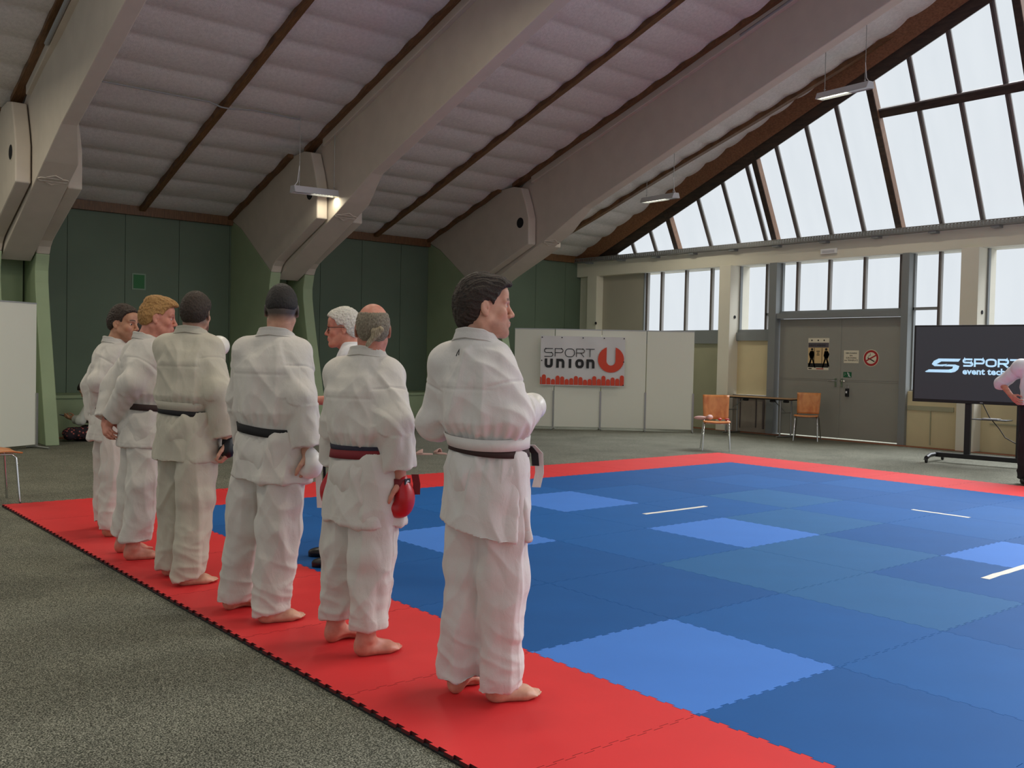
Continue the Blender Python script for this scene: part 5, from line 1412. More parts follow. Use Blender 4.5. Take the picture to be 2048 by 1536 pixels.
def person(sp):
    """a standing figure from measured joints (all world coordinates)"""
    root = empty('person', (*sp['at'], 0), sp['label'], 'person', sp.get('group'))
    rng = sp.get('seed', 1)
    st = sp.get('step', .007)
    nb = np.array(sp['neck'], float)                  # base of the neck, back
    pel = np.array(sp['pelvis'], float)               # at belt height
    tp, tt, th = sp['pelvis_yaw'], sp['torso_yaw'], sp['head_yaw']
    W = sp.get('width', 1.0); Dp = sp.get('depth', 1.0)
    H = Frame(sp['head'], th, sp.get('head_pitch', 0), sp.get('head_roll', 0), sp.get('head_scale', 1.0))
    gi = sp.get('gi', GI)
    # ---- jacket sections
    zb = pel[2]; zn = nb[2]; zh = sp['hem']
    K = [(zh-.03, .222*sp.get('flare', 1), .172*sp.get('flare', 1)), (zh+.06, .215, .165), (zb-.10, .196, .150), (zb-.02, .172, .134), (zb, .168, .130), (zb+.03, .172, .134), (zb+.09, .190+sp.get('blouse', 0), .150+sp.get('blouse', 0)), (zb+.20, .190, .150), (zn-.18, .182, .142), (zn-.115, .155, .124), (zn-.065, .120, .104), (zn-.028, .108, .090), (zn-.005, .082, .080), (zn+.02, .073, .074)]
    zs = [k[0] for k in K]
    L = dict(z=zs, rx=[k[1]*W for k in K], ry=[k[2]*W*Dp for k in K])
    tz = lambda a, b: [float(np.interp(z, [zb-.2, zb, zb+.25, zn], [a[0], a[0], a[0]*.45+b[0]*.55, b[0]])) for z in zs]
    fz = sp.get('bulge', 0.0)
    L['cx'] = tz((pel[0],), (nb[0],)); L['cy'] = tz((pel[1],), (nb[1],))
    ff = fwd(tt)
    for i, z in enumerate(zs):                       # spine: upper back rounds backwards, neck comes forward
        b_ = float(np.interp(z, [zb, zb+.2, zn-.15, zn-.03, zn+.02], [0, -.01, -.022, -.008, .004]))+fz*float(np.interp(z, [zh, zb-.12, zb], [-.3, -.25, 0]))
        L['cx'][i] += ff[0]*b_; L['cy'][i] += ff[1]*b_
    L['ang'] = [math.radians(float(np.interp(z, [zb-.1, zb+.3], [tp, tt]))) for z in zs]
    pw = 2.25
    def lf(ph, z, e=0.0, absolute=False):
        zz = z if absolute else zn-.01+z
        g = lambda n: float(np.interp(zz, zs, L[n])); a = math.radians(ph)
        cu, cv = math.sin(a), math.cos(a); r = 1/((abs(cu/g('rx'))**pw+abs(cv/g('ry'))**pw)**(1/pw))
        an = g('ang'); f_ = V3(math.cos(an), math.sin(an), 0); r_ = V3(math.sin(an), -math.cos(an), 0)
        return V3(g('cx'), g('cy'), zz)+(r_*cu+f_*cv)*(r+e)
    arms = sp['arms']
    for sd, a in arms.items():
        if a['j'][0] is None: q = nb+rgt(tt)*(sp.get('shR', .105) if sd == 'R' else -sp.get('shL', .145))*W; a['j'][0] = (q[0], q[1], zn-.105)
    lo = np.array([1e9]*3); hi = -lo
    for p in [q for a in arms.values() for q in a['j']]+[pel-[.27, .27, 0], pel+[.27, .27, 0], nb]:
        lo = np.minimum(lo, np.array(p)-.13); hi = np.maximum(hi, np.array(p)+.13)
    lo[2] = min(zh-.06, lo[2]); hi[2] = zn+.06
    if not sp.get('no_jacket'):
        F = Field(*[np.arange(lo[q], hi[q], st) for q in range(3)])
        F.loft(L, 0, p=pw, bot=sp.get('hem_fn', zh), vents=sp.get('vents'))
        for sd, a in arms.items():
            s_, e_, w_ = (np.array(q, float) for q in a['j']); c_ = np.array(a.get('cuff', w_), float)
            rs = a.get('r', (.068, .072, .068)); rs = [q*W for q in rs]
            F.capsule(s_, e_, rs[0], rs[1], .05)
            dv = (w_-e_)/np.linalg.norm(w_-e_)
            F.capsule(e_, c_+dv*.1, rs[1], rs[2], .035, cut=(c_, dv))
            ins = (lf(0, zn-.12, 0, True)+lf(180, zn-.12, 0, True))/2; ins[2] = zn-.075
            F.capsule(ins*.72+s_*.28, s_, .066*W, rs[0], .06)
        V, Q = surface_nets(F); V = relax(V, Q, 2); N = normals(V, Q)
        # drapery
        P = V-np.array([pel[0], pel[1], 0]); ca, sa = math.cos(math.radians(tt)), math.sin(math.radians(tt))
        u = P[:, 0]*sa-P[:, 1]*ca; v = P[:, 0]*ca+P[:, 1]*sa; z = V[:, 2]; o = rng*7.3
        d1 = ridged(np.stack([u*7+o, v*7, z*1.5+.3*np.sin(u*6+o)], 1))
        d2 = ridged(np.stack([(u*.8+z*.6)*8+o, v*6, (z*.8-u*.6)*2.4+3], 1))
        d3 = ridged(np.stack([(-u*.8+z*.6)*8+o+5, v*6, (z*.8+u*.6)*2.4+9], 1))
        d4 = perlin(np.stack([u*19+o, v*19, z*11], 1))
        wbelt = np.exp(-((z-zb)/.05)**2); amp = sp.get('folds', 1.0)
        seam_w = np.zeros(len(V)); arm_w = np.zeros(len(V)); d5 = np.zeros(len(V))
        for sd, a in arms.items():
            s_, e_, w_ = (np.array(q, float) for q in a['j'])
            for p0, p1 in ((s_, e_), (e_, w_)):
                ax_ = (p1-p0); Ln = np.linalg.norm(ax_); ax_ /= Ln; q = V-p0; h = np.clip(q@ax_/Ln, 0, 1); dist = np.linalg.norm(q-np.outer(h*Ln, ax_), axis=1)
                m_ = np.clip((.13-dist)/.03, 0, 1); e1 = np.cross(ax_, UP+.01); e1 /= np.linalg.norm(e1); e2 = np.cross(ax_, e1)
                s5 = ridged(np.stack([(q@ax_)*8+(q@e1)*9+o, (q@e1)*5, (q@e2)*5], 1))
                if p0 is s_: seam_w = np.maximum(seam_w, m_*np.exp(-((h*Ln-.10)/.005)**2))
                rep = m_ > arm_w; d5[rep] = s5[rep]; arm_w = np.maximum(arm_w, m_)
        disp = (.014*(d1-.5)+.010*(d2-.45)+.006*(d3-.45))*(1-.75*arm_w)+.007*(d5-.45)*arm_w+.003*d4
        ph = np.arctan2(u, v); disp = disp*(1-.85*wbelt)+.0035*np.sin(ph*26+o)*np.exp(-((z-zb-.05)/.05)**2)+.003*np.sin(ph*22+o)*np.exp(-((z-zb+.06)/.05)**2)
        disp *= amp
        nk = np.clip((z-(zn-.06))/.05, 0, 1); disp *= 1-.9*nk
        # stitched yoke seam across the back and hem rows
        yz = sp.get('yoke', zn-.21); disp += -.004*np.exp(-((z-yz)/.005)**2)*(1-arm_w)-.005*seam_w
        for r_ in range(5): disp += .0011*np.exp(-((z-(zh+.012+.011*r_))/.003)**2)
        V = V+N*disp[:, None]
        jk = make('jacket', V, Q, gi, root)
        if not sp.get('no_collar'): collar(jk, lf, gi, z_low=-(zn-zb)+.14, back=sp.get('collar_back', .05))
        for b in sp.get('belts', []):
            band(root, lf, zb+b.get('dz', 0), b.get('h', .042), b['mat'], b.get('tilt', (0, 0)), b.get('off', .004), .006, name=b.get('name', 'belt'))
    # ---- trousers
    tm = sp.get('trouser_mat', gi); ft = sp['feet']
    hips = {'R': pel+rgt(tp)*.085*W, 'L': pel-rgt(tp)*.085*W}
    for q in hips.values(): q[2] = zb-.10
    pts = [pel-[.25, .25, 0], pel+[.25, .25, 0]]+[np.array([*f['heel'], 0]) for f in ft.values()]
    lo = np.min(pts, 0)-.16; hi = np.max(pts, 0)+.16; lo[2] = 0.0; hi[2] = zb+.0
    F = Field(*[np.arange(lo[q], hi[q], st) for q in range(3)])
    tr = [q*.95 for q in sp.get('trouser_r', (.118, .108, .098))]
    F.ell((pel[0], pel[1], zb-.12), (.165*W, .15*W, .15), 0)
    ank = {}
    for sd, f in ft.items():
        u = fwd(f['yaw']); a = np.array([*f['heel'], 0])+u*.055; a[2] = f.get('hem', .13); ank[sd] = a
        kn = (hips[sd]+a)/2+fwd(tp)*f.get('knee', .015)+np.array([0, 0, .03]); kn[2] = (zb-.1)*.54
        f['kneep'] = kn
        F.capsule(hips[sd]+UP*.03, kn, tr[0]*W, tr[1]*W, .045, flat=(fwd(tp), 1.06))
        e_ = a-UP*.12+(a-kn)*0; F.capsule(kn, e_, tr[1]*W, tr[2]*W, .03, cut=(a, (u*f.get('hemtilt', 0.10)-UP)))
    V, Q = surface_nets(F); V = relax(V, Q, 2); N = normals(V, Q)
    P = V-np.array([pel[0], pel[1], 0]); ca, sa = math.cos(math.radians(tp)), math.sin(math.radians(tp)); u = P[:, 0]*sa-P[:, 1]*ca; v = P[:, 0]*ca+P[:, 1]*sa; z = V[:, 2]; o = rng*3.1+20
    d1 = ridged(np.stack([u*8+o, v*8, z*1.7], 1)); d2 = ridged(np.stack([(u*.85+z*.5)*8+o, v*5, (z*.85-u*.5)*2.6], 1)); d3 = ridged(np.stack([(-u*.85+z*.5)*8+o+4, v*5, (z*.85+u*.5)*2.6+2], 1)); d4 = perlin(np.stack([u*17+o, v*17, z*13], 1))
    low = np.clip((.5-z)/.4, 0, 1); d5 = ridged(np.stack([u*5+o, v*5, z*12+u*4], 1))
    disp = .012*(d1-.5)+.009*(d2-.45)+.009*(d3-.45)+.003*d4+low*.009*(d5-.45); hm = min(f.get('hem', .13) for f in ft.values())
    for r_ in range(4): disp += .0011*np.exp(-((z-(hm+.015+.012*r_))/.003)**2)
    disp += .004*np.exp(-((v-.01)/.005)**2)*np.clip((zb-.25-z)/.1, 0, 1)
    V = V+N*(disp*sp.get('tfolds', 1.0))[:, None]
    make('trousers', V, Q, tm, root)
    # ---- body: head, neck, trunk, arms, hands, legs and feet as one surface
    hs = sp.get('hstep', .005)
    c = H.c; bx = [pel-.2, pel+.2, c-.16, c+.16, nb]+[np.array(q) for a in arms.values() for q in a['j']]+[np.array([*f['heel'], 0])+fwd(f['yaw'])*.26 for f in ft.values()]+[np.array([*f['heel'], 0]) for f in ft.values()]
    for a in arms.values():
        if 'hand' in a: bx.append(np.array(a['j'][2])+np.array(a['hand'][0])/np.linalg.norm(a['hand'][0])*.2)
    lo = np.min(bx, 0)-.09; hi = np.max(bx, 0)+.09
    fines = [[(c[q]-.13, c[q]+.13, hs)] for q in range(3)]
    fines[2].append((0, .14, .0055)); 
    for f in ft.values():
        h0 = np.array([*f['heel'], 0]); h1 = h0+fwd(f['yaw'])*.25
        for q in range(2): fines[q].append((min(h0[q], h1[q])-.05, max(h0[q], h1[q])+.05, .0055))
    for a in arms.values():
        if 'hand' in a:
            w_ = np.array(a['j'][2]); d = np.array(a['hand'][0], float); d /= np.linalg.norm(d); e = w_+d*.18
            for q in range(3): fines[q].append((min(w_[q], e[q])-.05, max(w_[q], e[q])+.05, .0055))
    F = Field(axis(lo[0], hi[0], .014, fines[0]), axis(lo[1], hi[1], .014, fines[1]), axis(-.02, hi[2], .018, fines[2]))
    ch = nb-UP*.17-fwd(tt)*.005
    F.capsule(pel-UP*.08, ch, .095*W, .095*W, .02, flat=(fwd(tt), .7))
    F.capsule(ch, nb-UP*.06, .09*W, .055*W, .05, flat=(fwd(tt), .75))
    for sd, a in arms.items():
        s_, e_, w_ = (np.array(q, float) for q in a['j'])
        F.capsule(ch+UP*.06, s_, .07, .055, .04); F.capsule(s_, e_, .052, .042, .02); F.capsule(e_, w_, .042, .028, .02)
        if 'hand' in a: hand(F, w_, a['hand'][0], a['hand'][1], a['hand'][2], **a.get('hk', {}))
        else: F.ell(w_+(w_-e_)/np.linalg.norm(w_-e_)*.05, (.04, .04, .04), .02)
    for sd, f in ft.items():
        F.capsule(hips[sd]+UP*.02, f['kneep'], .085, .058, .03); a = ank[sd].copy(); a[2] = .10; F.capsule(f['kneep'], a, .055, .036, .03)
        if not f.get('shoe'): foot(F, f['heel'], f['yaw'], 1 if sd == 'R' else -1, sp.get('foot_s', 1.0))
    head_field(F, H, nb-UP*.03+fwd(tt)*.012, jaw=sp.get('jaw', 1.0))
    F.D = np.maximum(F.D, (-.0005-F.ax[2])[None, None, :]).astype(np.float32)
    V, Q = surface_nets(F); V = relax(V, Q, 1, .35)
    T = np.ones((len(V), 3)); head_tint(H, V, T, **sp.get('tint', {}))
    body = make('body', V, Q, sp.get('skin', SKIN_A), root, T)
    if sp.get('eyes'): eyes(H, body, sp['eyes'])
    if 'hair' in sp: sp['hair'](H, root)
    return dict(root=root, H=H, lf=lf, L=L, zb=zb, zn=zn, body=body)
# ------------------------------------------------------------------ the people
def mitt(root, wrist, d, n, mtl, strap=None, sc=1.0, along=.10, back=.018, curl=True, r=(.060, .052, .034), name='glove', side=1, dots=None):
    """padded karate mitt over the back of a hand; d along the fingers, n = back of the hand"""
    w_ = np.array(wrist, float); d = np.array(d, float)/np.linalg.norm(d); n = np.array(n, float); n -= d*np.dot(n, d); n /= np.linalg.norm(n); t = np.cross(d, n)
    c = w_+d*along*sc*.62+n*back*sc
    lo, hi = c-.16*sc, c+.16*sc
    F = Field(*[np.arange(lo[q], hi[q], .0045) for q in range(3)])
    R = [d, t, n]
    F.ell(c, np.array(r)*sc, 0, 'add', R)
    F.capsule(w_-d*.005+n*.012*sc, w_+d*.05*sc+n*.02*sc, .036*sc, .042*sc, .03, flat=(n, .75))
    if curl:
        F.ell(w_+d*(along*1.05)*sc-n*.005*sc, np.array((.034, .046, .036))*sc, .03, 'add', R)
        F.ell(w_+d*(along*.92)*sc-n*.032*sc, np.array((.026, .042, .022))*sc, .02, 'add', R)
    V, Q = surface_nets(F); V = relax(V, Q, 2); g = make(name, V, Q, mtl, root)
    if strap:
        pts = []
        mb = MB(); 
        ring = [w_+d*.0+ (t*math.cos(a)*.036+n*math.sin(a)*.029)*sc for a in np.linspace(0, 2*math.pi, 25)]
        V = []; Fc = []
        for p in ring:
            o = p-w_; o /= np.linalg.norm(o)
            for dz, e in ((-.02, 0), (-.02, .005), (.02, .005), (.02, 0)): V.append(p+d*dz*sc+o*e)
        for k in range(24):
            for j in range(4): Fc.append((4*k+j, 4*k+(j+1) % 4, 4*k+4+(j+1) % 4, 4*k+4+j))
        mb.add(V, Fc, 0, True); s_ = mb.build('wrist_strap', strap, g)
    return g
GREY_SCALP = (.42, .40, .37)
# -- front man -------------------------------------------------------
def hair_front(H, root):
    ln = lin([(-.12, -.100), (-.07, -.095), (-.045, -.070), (-.022, .012), (.005, .022), (.022, .004), (.040, .034), (.062, .066), (.085, .078)])
    def ex(F, H):
        F.ell(H(0, .055, .085), np.array((.058, .042, .030))*H.s, .03, 'add', H.R); F.ell(H(.02, .085, .082), np.array((.030, .022, .018))*H.s, .02, 'add', H.R)
        F.ell(H(0, -.085, -.045), np.array((.056, .030, .050))*H.s, .03, 'add', H.R)
    hair_piece(H, root, HAIR_DARK2, ln, thick=.012, top=.004, step=.0036, amp=.0042, extra=ex, fr=(95, 12, 34))
HAIR_DARK2 = hair_mat('dark_swept_hair', srgb(24, 19, 16), srgb(62, 48, 38), sc=(30, 6, 40))
P6 = person(dict(at=(.45, -.32), label='barefoot man nearest the camera, head turned right, white and brown belts on white suit', seed=2, step=.0058, hstep=.0034,
    neck=(.430, -.285, 1.470), pelvis=(.470, -.325, 1.035), head=(.462, -.292, 1.598), head_yaw=-27, head_pitch=1, torso_yaw=18, pelvis_yaw=6, head_scale=1.02, hem=.60, hem_fn=lambda u, v: .700-.20*u+.05*v, flare=1.06, blouse=.012, width=.96, folds=1.15,
    feet=dict(R=dict(heel=(.425, -.405), yaw=-20, hem=.055, hemtilt=.18, knee=.02), L=dict(heel=(.360, -.255), yaw=22, hem=.070, hemtilt=.25, knee=.02)), trouser_r=(.118, .108, .098), foot_s=.98,
    arms=dict(R=dict(j=[None, (.484, -.455, 1.150), (.672, -.350, 1.176)], cuff=(.635, -.370, 1.17), r=(.068, .084, .066)), L=dict(j=[None, (.389, -.066, 1.108), (.565, .060, 1.090)], r=(.074, .078, .068))),
    belts=[dict(dz=.018, h=.046, mat=GI_C, tilt=(-.008, .01), off=.012, name='white_belt'), dict(dz=-.012, h=.040, mat=M_belt_brown, tilt=(-.012, 0), off=.005, name='brown_belt')],
    vents=(.98, .10, (1,)), skin=SKIN_A, gi=GI_C, eyes=M_iris_dark, hair=hair_front, tint=dict(brow=(.16, .11, .09), beard=.40, bcol=(.42, .33, .30), mous=.55)))
mitt(P6['root'], (.690, -.335, 1.176), (.35, .8, .12), (.75, -.6, .1), M_glove_white, None, sc=1.0, along=.06, r=(.062, .052, .045), back=.03)
hd = P6['H']
strip(P6['root'], [hd(0, 0, 0)*0+V3(.60, -.44, 1.035), V3(.632, -.455, 1.00), V3(.636, -.458, .92), V3(.625, -.452, .86)], .036, (.6, -.75, 0), GI_C, 'belt_end')
strip(P6['root'], [V3(.585, -.445, 1.03), V3(.610, -.455, 1.00), V3(.614, -.458, .95)], .030, (.6, -.75, 0), M_belt_black, 'belt_end')
mb = MB(); o = P6['lf'](188, -.055, .014); n_ = -fwd(18); ribbon(mb, [(-.006, -.014), (.0, .0), (.008, .012), (.006, -.010)], .004, o, rgt(18), UP, .001); mb.build('suit_logo', M_ink, P6['root'])
# mouthguard seen between the lips
mb = MB(); mb.tube([hd(sx*.012, .101-.25*abs(sx*.012), -.071) for sx in (-1.2, -.6, 0, .6, 1.2)], .0055, 8); mb.build('mouthguard', M_white, P6['body'])

# -- man with the red mitts -------------------------------------------
def hair_tail(H, root):
    ln = lambda x, y: np.interp(y, [-.12, -.06, -.03, -.012, .01, .02], [-.075, -.070, -.045, .005, .012, .3])
    def ex(F, H):
        F.ell(H(0, -.015, .142), np.array((.088, .135, .088))*H.s, .012, 'sub', H.R)
    hair_piece(H, root, HAIR_GREY, ln, thick=.005, top=-.002, step=.0042, amp=.003, extra=ex, fr=(70, 30, 60))
    F = Field(*[np.arange(H.c[q]-.2, H.c[q]+.2, .0045) for q in range(3)])
    F.ell(H(.010, -.112, -.018), (.022, .022, .020), 0); F.capsule(H(.034, -.116, -.010), H(-.026, -.114, -.082), .017, .010, .012); F.capsule(H(-.004, -.112, -.01), H(-.022, -.112, .018), .007, .004, .008); F.capsule(H(.020, -.108, -.010), H(.052, -.085, -.030), .006, .004, .008)
    V, Q = surface_nets(F); N = normals(V, Q); V = V+N*(.004*(ridged(H.loc(V)*np.array([60, 60, 20]))-.4))[:, None]; make('hair_tail', V, Q, hair_mat('pale_grey_hair', srgb(128, 112, 88), srgb(190, 174, 144)), root)
P5 = person(dict(at=(.42, .55), label='balding man with tied grey hair, red belt and red mitts, second from camera', seed=5, step=.0062, hstep=.0042,
    neck=(.440, .572, 1.395), pelvis=(.425, .560, .935), head=(.448, .552, 1.512), head_yaw=59, head_pitch=-2, torso_yaw=28, pelvis_yaw=8, head_scale=.98, hem=.575, hem_fn=lambda u, v: .600-.03*u, blouse=.010, width=1.0, folds=1.25, tfolds=1.2,
    feet=dict(R=dict(heel=(.300, .415), yaw=-8, hem=.125, hemtilt=.05, knee=.0), L=dict(heel=(.295, .680), yaw=2, hem=.120, hemtilt=.05, knee=.0)), trouser_r=(.122, .108, .088), foot_s=.98,
    arms=dict(R=dict(j=[None, (.462, .365, 1.078), (.492, .360, .815)], cuff=(.490, .360, .862), r=(.070, .080, .080), hand=((-.02, .02, -1), (.75, -.6, 0), 1), hk=dict(curl=.55)), L=dict(j=[None, (.398, .785, 1.041), (.426, .850, .800)], cuff=(.42, .845, .85), r=(.076, .082, .08), hand=((.0, .05, -1), (-.2, .95, 0), -1), hk=dict(curl=.55))),
    belts=[dict(dz=-.012, h=.040, mat=M_belt_red, tilt=(.004, .0), off=.005, name='red_belt'), dict(dz=.014, h=.030, mat=M_belt_navy, tilt=(.0, 0), off=.003, name='dark_belt')],
    skin=SKIN_B, hair=hair_tail, tint=dict(scalp=lambda x, y, z: .55*np.clip((-.0-y)/.03, 0, 1)*np.clip((.075-z)/.03, 0, 1)*np.clip((z+.07)/.02, 0, 1), scol=(.52, .47, .40))))
g = mitt(P5['root'], (.490, .360, .795), (-.03, .0, -1), (.78, -.55, 0), M_glove_red, M_glove_dark, sc=1.06, along=.115, r=(.072, .058, .044), back=.026)
q = V3(.490, .360, .797)+V3(.35, -.93, 0)*.045
mb = MB(); mb.obox(q, (V3(.93, .35, 0), V3(.35, -.93, 0), UP), (.021, .002, .022)); lg = mb.build('logo_patch', M_black, g)
mb = MB(); ribbon(mb, arc(0, 0, .011, .012, 40, 320, 10), .005, q+V3(.35, -.93, 0)*.0025, V3(.93, .35, 0), UP, .0008); mb.build('patch_ring', M_white, lg)
strip(P5['root'], [V3(.555, .33, .835), V3(.562, .325, .79), V3(.562, .325, .74)], .034, (.75, -.6, 0), M_glove_dark, 'glove_strap')
g = mitt(P5['root'], (.427, .852, .775), (-.03, .05, -1), (-.35, .9, 0), M_glove_red, M_glove_dark, sc=1.06, along=.115, r=(.072, .058, .044), back=.02)

# -- man with the white mitt ------------------------------------------
def hair_fade(H, root):
    ln = lin([(-.12, -.004), (-.08, -.008), (-.03, .010), (.02, .030), (.05, .052), (.08, .078)])
    hair_piece(H, root, HAIR_BLACK, ln, thick=.0045, top=.007, step=.0045, amp=.002, fr=(90, 90, 60))
P4 = person(dict(at=(.31, 1.33), label='dark haired man with shaved neck, black belt and a white mitt, third from camera', seed=8, step=.0065, hstep=.0045,
    neck=(.330, 1.325, 1.488), pelvis=(.312, 1.330, .985), head=(.350, 1.312, 1.622), head_yaw=62, head_pitch=0, torso_yaw=40, pelvis_yaw=14, head_scale=1.02, hem=.70, hem_fn=lambda u, v: .725-.05*u, blouse=.006, width=1.06, folds=1.1,
    feet=dict(R=dict(heel=(.180, 1.180), yaw=-10, hem=.050, hemtilt=.22, knee=.02), L=dict(heel=(.140, 1.520), yaw=2, hem=.060, hemtilt=.20, knee=.0)), trouser_r=(.124, .108, .092), foot_s=1.02,
    arms=dict(R=dict(j=[None, (.378, 1.146, 1.165), (.410, 1.120, .868)], cuff=(.406, 1.122, .908), r=(.070, .080, .076), hand=((-.02, .02, -1), (.75, -.6, 0), 1), hk=dict(curl=.6)), L=dict(j=[None, (.262, 1.590, 1.150), (.329, 1.670, .880)], r=(.076, .078, .070))),
    belts=[dict(dz=-.0, h=.044, mat=M_belt_black, tilt=(-.016, 0), off=.005)],
    skin=SKIN_A, hair=hair_fade, tint=dict(scalp=lambda x, y, z: .95*np.clip((.035-y)/.03, 0, 1)*np.clip((z+.070)/.045, 0, 1), scol=(.10, .17, .23), beard=.4, bcol=(.4, .34, .32))))
g = mitt(P4['root'], (.412, 1.115, .865), (.03, .0, -1), (.75, -.62, 0), M_glove_white, None, sc=1.02, along=.085, r=(.066, .056, .046), back=.030)
strip(P4['root'], [V3(.458, 1.085, .78), V3(.463, 1.083, .70), V3(.470, 1.080, .585)], .032, (.75, -.65, 0), M_glove_white, 'glove_strap')
strip(P4['root'], [V3(.493, 1.085, .80), V3(.495, 1.083, .72), V3(.500, 1.081, .655)], .014, (.75, -.65, 0), M_black_soft, 'glove_strap')

# -- bearded man --------------------------------------------------------
def hair_crop(H, root):
    ln = lin([(-.12, -.062), (-.07, -.060), (-.03, -.028), (-.014, .010), (.01, .014), (.03, .020), (.05, .045), (.08, .072)])
    hair_piece(H, root, HAIR_DARK, ln, thick=.009, top=.006, step=.0046, amp=.0035, fr=(80, 80, 50))
P3 = person(dict(at=(.25, 2.34), label='broad bearded man in worn off-white suit seen from behind, fourth from camera', seed=11, step=.0068, hstep=.005,
    neck=(.283, 2.378, 1.508), pelvis=(.262, 2.365, 1.030), head=(.303, 2.362, 1.622), head_yaw=48, head_pitch=0, torso_yaw=42, pelvis_yaw=20, hem=.70, hem_fn=lambda u, v: .728+.0*u, blouse=.012, width=1.06, head_scale=1.0, folds=1.0, gi=GI_B, trouser_mat=GI_B,
    feet=dict(R=dict(heel=(.140, 2.205), yaw=-9, hem=.040, hemtilt=.25, knee=.02), L=dict(heel=(.160, 2.490), yaw=6, hem=.055, hemtilt=.15, knee=.02)), trouser_r=(.122, .110, .096),
    arms=dict(R=dict(j=[None, (.358, 2.148, 1.150), (.410, 2.130, .850)], cuff=(.404, 2.132, .885), r=(.072, .082, .068), hand=((-.02, .03, -1), (.75, -.6, 0), 1), hk=dict(curl=.7)), L=dict(j=[None, (.440, 2.590, 1.230), (.560, 2.715, 1.385)], r=(.076, .072, .06))),
    belts=[dict(dz=-.006, h=.034, mat=M_belt_black, tilt=(-.010, 0), off=.004), dict(dz=.030, h=.050, mat=GI_B, tilt=(-.006, 0), off=.005, name='waist_fold')],
    skin=SKIN_A, hair=hair_crop, jaw=1.08, tint=dict(beard=.9, bcol=(.24, .19, .16), scalp=lambda x, y, z: .8*np.clip((-.0-y)/.03, 0, 1)*np.clip((z+.090)/.04, 0, 1), scol=(.16, .20, .22))))
mitt(P3['root'], (.410, 2.130, .848), (-.05, .03, -1), (.7, -.65, 0), M_black, M_black_soft, sc=.88, along=.065, r=(.052, .050, .034), back=.014)
mitt(P3['root'], (.575, 2.730, 1.395), (.55, .55, .35), (.3, -.5, .8), M_glove_white, M_black_soft, sc=1.12, along=.06, r=(.074, .062, .056), back=.02)

# -- blond man ----------------------------------------------------------
def hair_blond(H, root):
    ln = lin([(-.12, -.055), (-.07, -.060), (-.035, -.035), (-.014, .016), (.008, .024), (.028, .012), (.042, .048), (.065, .070), (.09, .082)])
    def ex(F, H):
        F.ell(H(0, .045, .098), np.array((.062, .060, .034))*H.s, .03, 'add', H.R); F.ell(H(.012, .095, .082), np.array((.040, .024, .020))*H.s, .025, 'add', H.R); F.ell(H(0, -.02, .112), np.array((.06, .07, .03))*H.s, .03, 'add', H.R)
    hair_piece(H, root, HAIR_BLOND, ln, thick=.008, top=.006, step=.0044, amp=.006, extra=ex, fr=(70, 26, 40))
P2 = person(dict(at=(.26, 3.22), label='young blond man in profile with hands clasped behind his back', seed=14, step=.007, hstep=.0046,
    neck=(.292, 3.210, 1.478), pelvis=(.285, 3.210, 1.010), head=(.358, 3.172, 1.612), head_yaw=-22, head_pitch=-5, torso_yaw=0, pelvis_yaw=-2, head_scale=1.04, hem=.72, hem_fn=lambda u, v: .745+.03*v, blouse=.006, width=.98, folds=1.1,
    feet=dict(R=dict(heel=(.120, 3.085), yaw=-10, hem=.125, hemtilt=.0, knee=.02), L=dict(heel=(.145, 3.350), yaw=0, hem=.120, hemtilt=.0, knee=.02)), trouser_r=(.118, .112, .104),
    arms=dict(R=dict(j=[None, (.145, 3.070, 1.170), (.092, 3.300, .905)], cuff=(.100, 3.27, .940), r=(.070, .080, .070), hand=((-.05, .55, -.55), (-.8, -.35, .25), 1), hk=dict(curl=.45)), L=dict(j=[None, (.160, 3.470, 1.130), (.085, 3.390, .880)], cuff=(.09, 3.41, .92), r=(.090, .084, .072), hand=((-.10, -.75, -.45), (-.75, .2, .5), -1), hk=dict(curl=.55))),
    belts=[dict(dz=-.004, h=.042, mat=M_belt_brown, tilt=(0, -.012), off=.005)],
    skin=SKIN_B, hair=hair_blond, eyes=M_iris_grey, tint=dict(brow=(.60, .42, .30), lips=(.84, .46, .46))))
mb = MB(); mb.tube([V3(.082, 3.27, .93)+V3(.035*math.cos(t), .025*math.sin(t), .012*math.sin(t)) for t in np.linspace(0, 6.28, 16)], .005, 6); mb.build('wristband', M_black, P2['body'])

# -- man at the far end of the row --------------------------------------
def hair_short(H, root):
    ln = lin([(-.12, -.055), (-.07, -.058), (-.035, -.030), (-.014, .012), (.008, .020), (.026, .006), (.040, .050), (.058, .072), (.085, .088)])
    hair_piece(H, root, HAIR_DARK, ln, thick=.010, top=.012, step=.0048, amp=.005, fr=(70, 50, 50))
P1 = person(dict(at=(.36, 4.20), label='stern dark haired man in white suit at the far end of the row, facing right', seed=17, step=.0075, hstep=.0042,
    neck=(.405, 4.235, 1.455), pelvis=(.390, 4.225, .965), head=(.462, 4.200, 1.594), head_yaw=-54, head_pitch=-4, torso_yaw=6, pelvis_yaw=0, head_scale=1.06, hem=.70, width=1.0, folds=1.1,
    feet=dict(R=dict(heel=(.255, 3.990), yaw=-8, hem=.060, knee=.02), L=dict(heel=(.330, 4.350), yaw=4, hem=.060, knee=.02)), trouser_r=(.118, .110, .098),
    arms=dict(R=dict(j=[None, (.270, 4.140, 1.150), (.310, 4.300, .86)], r=(.068, .080, .070)), L=dict(j=[None, (.300, 4.440, 1.120), (.320, 4.40, .85)], r=(.078, .078, .07))),
    belts=[dict(dz=-.004, h=.042, mat=M_belt_black, off=.005)],
    skin=SKIN_C, hair=hair_short, eyes=M_iris_dark, jaw=1.02, tint=dict(brow=(.10, .07, .05), beard=.45, bcol=(.38, .30, .26), mous=.7, lips=(.74, .46, .44))))

